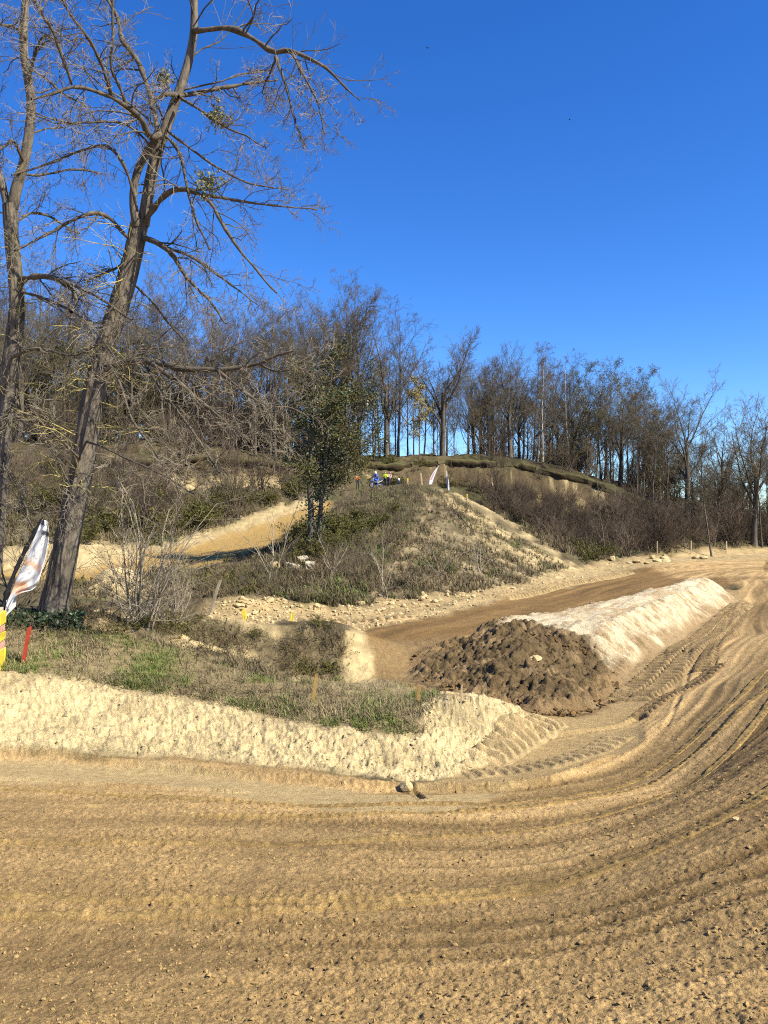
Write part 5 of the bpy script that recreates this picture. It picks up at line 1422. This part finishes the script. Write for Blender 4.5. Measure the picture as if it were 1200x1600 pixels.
def person(u, d, rz, pose, shirt, label, helmet=None, legs=None, H=1.72, lift=0.0):
    g = ground(u, d); root = empty('person', g + np.array([0, 0, lift]), rz); tag(root, label, 'person', 'people on the hilltop')
    k = H / 1.75
    J = {'pel': (0, 0, .95), 'chest': (0, .0, 1.27), 'neck': (0, 0, 1.47), 'skull': (0, -.01, 1.56),
         'shl': (.18, 0, 1.40), 'ell': (.25, .02, 1.14), 'hal': (.24, -.08, .90), 'shr': (-.18, 0, 1.40), 'elr': (-.25, .02, 1.14), 'har': (-.24, -.08, .90),
         'hil': (.09, 0, .90), 'knl': (.11, -.02, .50), 'anl': (.12, .02, .09), 'tol': (.13, -.14, .04), 'hir': (-.09, 0, .90), 'knr': (-.11, -.02, .50), 'anr': (-.12, .02, .09), 'tor': (-.13, -.14, .04)}
    J.update(pose)
    nm = list(J); ix = {n: i for i, n in enumerate(nm)}
    E = [('pel', 'chest'), ('chest', 'neck'), ('neck', 'skull'), ('chest', 'shl'), ('shl', 'ell'), ('ell', 'hal'), ('chest', 'shr'), ('shr', 'elr'), ('elr', 'har'),
         ('pel', 'hil'), ('hil', 'knl'), ('knl', 'anl'), ('anl', 'tol'), ('pel', 'hir'), ('hir', 'knr'), ('knr', 'anr'), ('anr', 'tor')]
    rad = dict(pel=.13, chest=.145, neck=.055, skull=.07, shl=.065, ell=.045, hal=.035, shr=.065, elr=.045, har=.035, hil=.09, knl=.06, anl=.042, tol=.04, hir=.09, knr=.06, anr=.042, tor=.04)
    vs_ = [tuple(np.array(J[n]) * k) for n in nm]
    skin_mesh('body', vs_, [(ix[a], ix[b]) for a, b in E], [rad[n] * k for n in nm], legs or M_dark, root, 0)
    # garment over trunk and upper arms, a continuous shell slightly larger than the body
    tn = ['pel', 'chest', 'neck', 'shl', 'ell', 'shr', 'elr']
    te = [('pel', 'chest'), ('chest', 'neck'), ('chest', 'shl'), ('shl', 'ell'), ('chest', 'shr'), ('shr', 'elr')]
    jx = {n: i for i, n in enumerate(tn)}
    skin_mesh('shirt', [tuple(np.array(J[n]) * k) for n in tn], [(jx[a], jx[b]) for a, b in te], [x * k for x in (.165, .175, .075, .085, .062, .085, .062)], shirt, root, 0)
    hx = np.array(J['skull']) * k + np.array([0, -.01, .07])
    hd = blob('head', hx, (.078, .095, .115), M_skin, root, 3, .15)
    blob('nose', hx + np.array([0, -.095, -.01]), (.014, .02, .02), M_skin, hd, 1)
    for s in (-1, 1):
        blob('eye', hx + np.array([s * .03, -.086, .015]), (.010, .008, .008), M_hair, hd, 1)
        blob('ear', hx + np.array([s * .08, 0, -.005]), (.012, .022, .03), M_skin, hd, 1)
        hp = np.array(J['hal' if s > 0 else 'har']) * k
        blob('hand', hp + np.array([0, -.01, -.05]), (.022, .04, .06), M_skin, root, 2)
    if helmet:
        blob('helmet', hx + np.array([0, .01, .02]), (.125, .15, .145), helmet, root, 3, .5)
    else:
        blob('hair', hx + np.array([0, .02, .03]), (.086, .092, .10), M_hair, root, 3)
    return root
person(559, 80, R(20), {}, M_or, 'person in an orange vest standing beside the hilltop track', H=1.72)
person(602, 80.5, R(-20), {'ell': (.28, -.10, 1.16), 'hal': (.16, -.28, 1.10)}, M_lime, 'person in a bright yellow jacket standing on the hilltop', legs=M_dark, H=1.75)
person(609, 81.5, R(40), {'elr': (-.28, -.08, 1.15), 'har': (-.15, -.25, 1.05)}, M_rose, 'person in a pinkish top standing next to the yellow jacket', H=1.70)
person(623, 84.0, R(0), {'pel': (0, .1, .5), 'chest': (0, 0, .82), 'neck': (0, -.03, 1.0), 'skull': (0, -.05, 1.08), 'shl': (.18, -.02, .94), 'ell': (.24, -.15, .74), 'hal': (.15, -.32, .66), 'shr': (-.18, -.02, .94), 'elr': (-.24, -.15, .74), 'har': (-.15, -.32, .66),
        'hil': (.09, .05, .46), 'knl': (.14, -.35, .48), 'anl': (.13, -.25, .09), 'tol': (.14, -.4, .04), 'hir': (-.09, .05, .46), 'knr': (-.14, -.35, .48), 'anr': (-.13, -.25, .09), 'tor': (-.14, -.4, .04)}, M_dark, 'crouching person in dark clothes with a pale helmet beyond the brow', helmet=M_whitep)

def torus_bm(R0, r0, c, n=28, m=8):
    an = np.arange(n) / n * 2 * np.pi; bn = np.arange(m) / m * 2 * np.pi
    A_, B2 = np.meshgrid(an, bn, indexing='ij')
    V = np.stack([c[0] + (R0 + r0 * np.cos(B2)) * np.cos(A_), c[1] + r0 * np.sin(B2), c[2] + (R0 + r0 * np.cos(B2)) * np.sin(A_)], -1).reshape(-1, 3)
    id_ = np.arange(n * m).reshape(n, m); a1 = np.roll(id_, -1, 0)
    return V, np.stack([id_, a1, np.roll(a1, -1, 1), np.roll(id_, -1, 1)], -1).reshape(-1, 4)
def motorbike(u, d, rz):
    g = ground(u, d); root = empty('motocross_bike', g, rz); tag(root, 'blue motocross bike with knobbly tyres waiting on the hilltop', 'motorcycle')
    for x, nm in ((-.72, 'rear'), (.72, 'front')):
        wv, wq = torus_bm(.29, .055, (x, 0, .345)); w = mobj('wheel', wv, wq, M_tyre, root)
        mobj('rim', *torus_bm(.235, .018, (x, 0, .345), 28, 6), M_blue, w)
        sp = np.array([[[x, 0, .345], [x + .12 * math.cos(a), 0, .345 + .12 * math.sin(a)], [x + .235 * math.cos(a), 0, .345 + .235 * math.sin(a)]] for a in np.arange(12) / 12 * 2 * np.pi])
        mobj('spokes', *tubes(sp, np.full((12, 3), .004), 4), M_metal, w)
    fr = np.array([[[.45, 0, .95], [.2, 0, .62], [.0, 0, .35]], [[.45, 0, .95], [.1, 0, .85], [-.3, 0, .80]], [[-.3, 0, .80], [-.15, 0, .55], [0, 0, .35]], [[-.1, 0, .42], [-.4, .05, .38], [-.72, .06, .345]], [[-.1, 0, .42], [-.4, -.05, .38], [-.72, -.06, .345]]])
    mobj('frame', *tubes(fr, np.full((5, 3), .025), 6), M_metal, root)
    fk = np.array([[[.72, s * .09, .345], [.6, s * .09, .68], [.47, s * .09, 1.05]] for s in (-1, 1)])
    for i in range(2): mobj('fork', *tubes(fk[i:i+1], np.full((1, 3), .026), 8), M_metal, root)
    mobj('handlebar', *tubes(np.array([[[.42, -.4, 1.16], [.46, -.15, 1.10], [.47, .15, 1.10], [.42, .4, 1.16]]]), np.full((1, 4), .014), 6), M_black, root)
    bm = box_mesh(.30, .24, .26, .05, .32); bm_obj('engine', bm, M_black, root, True)
    bm = box_mesh(.48, .26, .22, .08, .80)
    for v in bm.verts:
        v.co.x += .15
        if v.co.x < .1: v.co.z -= .06; v.co.y *= .6
    bm_obj('tank_shroud', bm, M_blue, root, True)
    bm = box_mesh(.72, .16, .09, .03, .86)
    for v in bm.verts: v.co.x -= .33; v.co.z += .10 * max(0, -v.co.x - .35)
    bm_obj('seat', bm, M_dark, root, True)
    bm = box_mesh(.5, .13, .03, .01, .88)
    for v in bm.verts: v.co.x -= .72; v.co.z += .25 * max(0, -v.co.x - .6)
    bm_obj('rear_mudguard', bm, M_blue, root, True)
    bm = box_mesh(.55, .13, .03, .01, .76)
    for v in bm.verts: v.co.x += .78; v.co.z -= .5 * (v.co.x - .78) ** 2
    bm_obj('front_mudguard', bm, M_blue, root, True)
    bm = box_mesh(.03, .22, .24, .02, .92)
    for v in bm.verts: v.co.x += .56
    bm_obj('number_plate', bm, M_whitep, root, True)
    mobj('exhaust', *tubes(np.array([[[.05, .1, .5], [-.2, .14, .6], [-.5, .14, .72], [-.75, .14, .78]]]), np.array([[.025, .03, .05, .045]]), 8), M_metal, root)
motorbike(588, 79.6, R(-130))
rider_pose = {'pel': (0, .25, .98), 'chest': (0, .02, 1.25), 'neck': (0, -.08, 1.43), 'skull': (0, -.13, 1.50), 'shl': (.19, -.03, 1.36), 'ell': (.34, -.25, 1.22), 'hal': (.36, -.46, 1.14), 'shr': (-.19, -.03, 1.36), 'elr': (-.34, -.25, 1.22), 'har': (-.36, -.46, 1.14),
   'hil': (.10, .22, .94), 'knl': (.22, -.16, .72), 'anl': (.17, .02, .36), 'tol': (.17, -.14, .33), 'hir': (-.10, .22, .94), 'knr': (-.22, -.16, .72), 'anr': (-.17, .02, .36), 'tor': (-.17, -.14, .33)}
person(588, 79.6, R(-40), rider_pose, M_blue, 'rider in blue with a white helmet sitting on the motocross bike', helmet=M_whitep, legs=M_blue)

# ------------------------------------------------------------------ rocks, sticks
M_lime_st = simple('limestone', (0.48, 0.41, 0.28), 0.9, 0.15, 0.3, 3.0, 0.4)
M_clod = simple('sand_lump', (0.44, 0.335, 0.165), 0.95, 0.1, 0.3, 4.0, 0.4)
M_soilclod = simple('soil_clod', (0.29, 0.195, 0.08), 0.95, 0.1, 0.35, 6.0, 0.5)
def rock_mesh(seed, blocky=0.5, sub=2):
    rng = np.random.default_rng(seed)
    bm = bmesh.new()
    if blocky > .7:
        bmesh.ops.create_cube(bm, size=1.6); bmesh.ops.subdivide_edges(bm, edges=bm.edges[:], cuts=2, use_grid_fill=True)
        for v in bm.verts: v.co += Vector(rng.normal(size=3)) * .06
    else:
        bmesh.ops.create_icosphere(bm, subdivisions=sub, radius=1)
        pl = [(unit(rng.normal(size=3)), rng.uniform(.55, .85)) for _ in range(7)]
        for v in bm.verts:
            c = np.array(v.co)
            for n_, dd in pl:
                e = c @ n_ - dd
                if e > 0: c = c - n_ * e
            v.co = Vector(c * (1 + .06 * rng.normal()))
    me = bpy.data.meshes.new('rock'); bm.to_mesh(me); bm.free(); return me
ROCKM = [rock_mesh(k, 1.0 if k < 3 else .3) for k in range(8)]
for m in ROCKM[:3]: m.materials.append(M_lime_st)
for m in ROCKM[3:]: m.materials.append(M_clod)
def rock(u, v, dmin, wpx, hpx, k, name, label, cat, group=None, sink=.25):
    p = hit1(u, v, dmin); s = p[1] / F
    o = bpy.data.objects.new(name, ROCKM[k]); link(o)
    o.scale = (wpx * s / 1.7, wpx * s / 1.9, hpx * s / 1.7); o.location = (p[0], p[1], p[2] + hpx * s * (.5 - sink)); o.rotation_euler = (RNG.normal() * .15, RNG.normal() * .15, RNG.random() * 6.28)
    tag(o, label, cat, group)
rock(458, 891, 28, 22, 11, 0, 'limestone_block', 'squared pale limestone block below the ivy-clad tree', 'rock')
rock(484, 888, 28, 15, 13, 1, 'limestone_block', 'tilted limestone block beside the squared block', 'rock')
rock(474, 878, 28, 18, 10, 2, 'limestone_block', 'flat limestone slab resting above the other blocks', 'rock')
rock(427, 890, 28, 22, 16, 3, 'sand_boulder', 'rounded tan sandstone lump left of the limestone blocks', 'rock')
rock(563, 945, 24, 14, 9, 4, 'sand_boulder', 'dusty sandstone lump at the verge below the thin sapling', 'rock')
rock(957, 876, 50, 11, 9, 5, 'sand_boulder', 'pale boulder at the bottom corner of the hill', 'rock')
rock(830, 1032, 14, 30, 7, 6, 'sand_slab', 'flat pale sand slab lying in the dark soil', 'sand slab')
rock(1150, 1282, 5, 12, 7, 4, 'sand_lump', 'white crumb of sand lying on the banked bend', 'sand lump')
rock(634, 1236, 8, 22, 16, 7, 'soil_lump', 'fist-sized brown lump at the junction of the ruts', 'soil lump')
rng_r = np.random.default_rng(5)
GSR = 'sand lumps along the verge of the straight'
for i in range(26):
    u = rng_r.uniform(345, 740); v = np.interp(u, [340, 420, 500, 600, 740], [948, 945, 955, 948, 932]) + rng_r.normal() * 5
    rock(u, v, 24, rng_r.uniform(6, 13), rng_r.uniform(4, 9), int(rng_r.integers(3, 8)), 'sand_lump', 'sand lump fallen on the verge below the conical hill', 'sand lump', GSR)
for i in range(12):
    u = rng_r.uniform(960, 1120); v = np.interp(u, [960, 1040, 1120], [880, 876, 872]) + rng_r.normal() * 2.5
    rock(u, v, 50, rng_r.uniform(8, 16), rng_r.uniform(4, 8), int(rng_r.integers(3, 8)), 'sand_lump', 'sand lump in the rough verge before the far wood', 'sand lump', 'sand lumps before the far wood')
# fallen branches on the hill
def fallen(u0, v0, u1, v1, rpx, label, seed):
    rng = np.random.default_rng(seed)
    t = np.linspace(0, 1, 12); p, _ = hit(u0 + (u1 - u0) * t, v0 + (v1 - v0) * t, 28)
    p[:, 2] += 0.06 + 0.10 * np.sin(t * 3.1); k = p[0, 1] / F
    b = p[0].copy(); root = empty('fallen_branch', b); tag(root, label, 'branch', 'fallen branches on the conical hill')
    P0 = (p - b)[None]; R0 = (np.linspace(rpx, rpx * .4, 12) * k)[None]
    P1, R1 = spawn(rng, P0, R0, 7, .2, 1, 45, .3, .5, .05, .2, 5, .008, .4)
    mobj('bough', *tubes(P0, R0, 6), M_bark, root); tag(mobj('side_shoots', *tubes(P1, R1, 4), M_bark, root), kind='stuff')
fallen(706, 795, 742, 838, 1.3, 'dark fallen branch below the sandy ridge', 1)
fallen(745, 870, 790, 893, 1.3, 'dark fallen branch low on the bare foot of the hill', 2)
fallen(700, 880, 745, 860, 1.0, 'fallen branch pointing at the bare foot of the hill', 3)
fallen(600, 925, 632, 923, 1.2, 'pale-lit fallen branch beside the thin sapling at the hill foot', 4)

# a pair of birds high over the hill
M_bird = simple('dark_feather', (0.03, 0.03, 0.032), 0.7, 0.2, 0.2, 5)
def bird(u, v, d, span, rz, label):
    c = W(u, v, d); root = empty('bird', c, rz); tag(root, label, 'bird', 'birds in the sky')
    blob('body', (0, 0, 0), (.05, .16, .05), M_bird, root, 2)
    for s in (-1, 1):
        V = np.array([(s * .03, .07, .02), (s * .03, -.06, .02), (s * span * .28, .05, .10), (s * span * .28, -.09, .09), (s * span * .5, -.10, .03)])
        V = np.concatenate([V, V - np.array([0, 0, .012])])
        T = np.array([(0, 1, 3), (0, 3, 2), (2, 3, 4), (5, 8, 6), (5, 7, 8), (7, 9, 8), (0, 2, 7), (0, 7, 5), (1, 6, 8), (1, 8, 3), (2, 4, 9), (2, 9, 7), (3, 8, 9), (3, 9, 4)])
        mobj('wing', V, T, M_bird, root, smooth=False)
bird(668, 75, 110, 0.62, .4, 'small dark bird flying above the skyline trees')
bird(890, 187, 130, 0.5, 1.2, 'smaller dark bird gliding over the birches')

# ------------------------------------------------------------------ loose clods (uncountable)
def clods(name, label, poly, dmin, dmax, n, s0, s1, mat, seed, zones, power=2.5, dens=None):
    rng = np.random.default_rng(seed); p = np.asarray(poly, float); Ps = []; got = 0
    while got < n:
        u = rng.uniform(p[:, 0].min(), p[:, 0].max(), 4000); v = rng.uniform(p[:, 1].min(), p[:, 1].max(), 4000)
        m = in_poly(u, v, poly); q, ok = hit(u[m], v[m], dmin); ok &= (q[:, 1] < dmax) & np.isin(zone_at(q[:, 0], q[:, 1]), zones); q = q[ok]
        if dens is not None: q = q[fbm(q[:, 0] * dens[0], q[:, 1] * dens[0], 3, dens[1]) + .2 * rng.normal(size=len(q)) > dens[2]]
        Ps.append(q); got += len(q)
    P = np.concatenate(Ps)[:n]; N = len(P)
    bm = bmesh.new(); bmesh.ops.create_icosphere(bm, subdivisions=1, radius=1); bv = np.array([v.co for v in bm.verts]); bf = np.array([[v.index for v in f.verts] for f in bm.faces]); bm.free()
    s = (s0 + (s1 - s0) * rng.random(N) ** power)
    jt = 1 + .28 * rng.normal(size=(N, len(bv), 1)); sc = np.stack([1 + .3 * rng.normal(size=N), 1 + .3 * rng.normal(size=N), .75 + .2 * rng.normal(size=N)], 1)[:, None]
    V = bv[None] * jt * sc * s[:, None, None] + P[:, None] + np.array([0, 0, .25]) * s[:, None, None]
    Fc = bf[None] + (np.arange(N) * len(bv))[:, None, None]
    o = mobj(name, V.reshape(-1, 3), Fc.reshape(-1, 3), mat, smooth=False); tag(o, label, 'clods', kind='stuff')
FG = [(-40,1200),(640,1240),(900,1220),(1010,1120),(1100,1050),(1240,1000),(1240,1640),(-40,1640)]
clods('soil_crumbs', 'loose crumbs of brown soil strewn over the bend', FG, 3.6, 22, 5500, 0.003, 0.014, M_soilclod, 51, (1, 14), 3.4, (1.0, 3, -0.12))
clods('sand_crumbs', 'loose pale crumbs on the sand bank', P_bank, 9, 15, 1800, 0.005, 0.026, M_clod, 52, (2, 10), 2.6)
clods('dark_clods', 'dark soil clods on the end of the heap', P_dirt, 12.5, 24, 2200, 0.010, 0.055, simple('dark_soil_clod', (0.14, 0.088, 0.038), 0.95, 0.1, 0.35, 6.0, 0.5), 53, (5,), 2.2)
clods('verge_rubble', 'sand rubble along the lane below the hill', P_edge, 21, 75, 1300, 0.015, 0.085, M_clod, 54, (7,), 2.2)
print('things', round(time.time() - T0, 1))

# ------------------------------------------------------------------ tell look-alikes apart by what they grow beside
LMK = [('the ivy-clad tree', 490, 850, 30), ('the hilltop riders', 590, 764, 60), ('the feather flags', 685, 764, 60), ('the sandy ridge', 790, 830, 40),
       ('the limestone blocks', 468, 888, 28), ('the straight', 720, 940, 26), ('the far verge', 950, 878, 40), ('the small sand heap', 185, 915, 28),
       ('the golden upper track', 300, 865, 40), ('the pale cliff patches', 340, 748, 60), ('the leaning robinia', 90, 955, 14)]
LMP = [(n, hit1(u, v, dm)) for n, u, v, dm in LMK]
LMP += [('the big oak', ground(1075, 112)), ('the white birches', ground(868, 107)), ('the forked skyline tree', ground(520, 100)), ('the flag-side tree', ground(692, 100)),
        ('the budding trees', ground(940, 109)), ('the far turn', ground(1190, 95)), ('the terrace rim', ground(800, 101)), ('the banner corner', ground(-40, 75))]
ADJ = {'wood_tree': ('tall straight', 'tall russet-twigged', 'tall fine-branched'), 'forked_tree': ('twin-stemmed', 'wide-forked'), 'oak_tree': ('stout broad-crowned', 'stout open-crowned'), 'young_tree': ('slim', 'slim crooked'),
       'bare_shrub': ('grey upright', 'brown upright', 'tawny upright'), 'bramble': ('arching', 'leafy'), 'leafy_sapling': ('slender',), 'broom_bush': ('dense', 'rounded'), 'tall_shrub': ('tall dark', 'tall tawny'), 'dark_shrub': ('dark tangled',)}
_seen = {}
for o in list(COL.objects):
    if o.parent is None and o.get('group') and o.name.split('.')[0] in ADJ and o.type == 'EMPTY' and 'budding' not in o['label']:
        st = o.name.split('.')[0]
        key = tuple(sorted(c.data.name for c in o.children if c.data))
        kinds = _seen.setdefault(st, []); 
        if key not in kinds: kinds.append(key)
        a = ADJ[st][min(kinds.index(key), len(ADJ[st]) - 1)]
        if o.get('group', '').startswith(('bare trees', 'thin young', 'leafless', 'tall shrubs', 'understory', 'green bushes', 'brambles', 'leafy saplings')):
            n = min(LMP, key=lambda q: (q[1][0] - o.location[0]) ** 2 + (0.6 * (q[1][1] - o.location[1])) ** 2)[0]
            big_ = o.scale[2]
            lab = o['label'].replace('leafless brown ', '').replace('leafless ', '').replace('tall bare ', 'bare ').replace('thin young', 'young').replace('in the wood ', '').replace('in the thin wood ', '')
            o['label'] = (a + ' ' + lab + ', near ' + n)
tris = {}
for o in COL.objects:
    if o.type == 'MESH' and o.data.name not in tris:
        sz = np.empty(len(o.data.polygons), np.int32); o.data.polygons.foreach_get('loop_total', sz); tris[o.data.name] = int((sz - 2).sum())
gt = {}
for k_, n_ in tris.items(): gt[k_.split('.')[0]] = gt.get(k_.split('.')[0], 0) + n_
print('TRIS', sum(tris.values()), sorted(gt.items(), key=lambda q: -q[1])[:40])
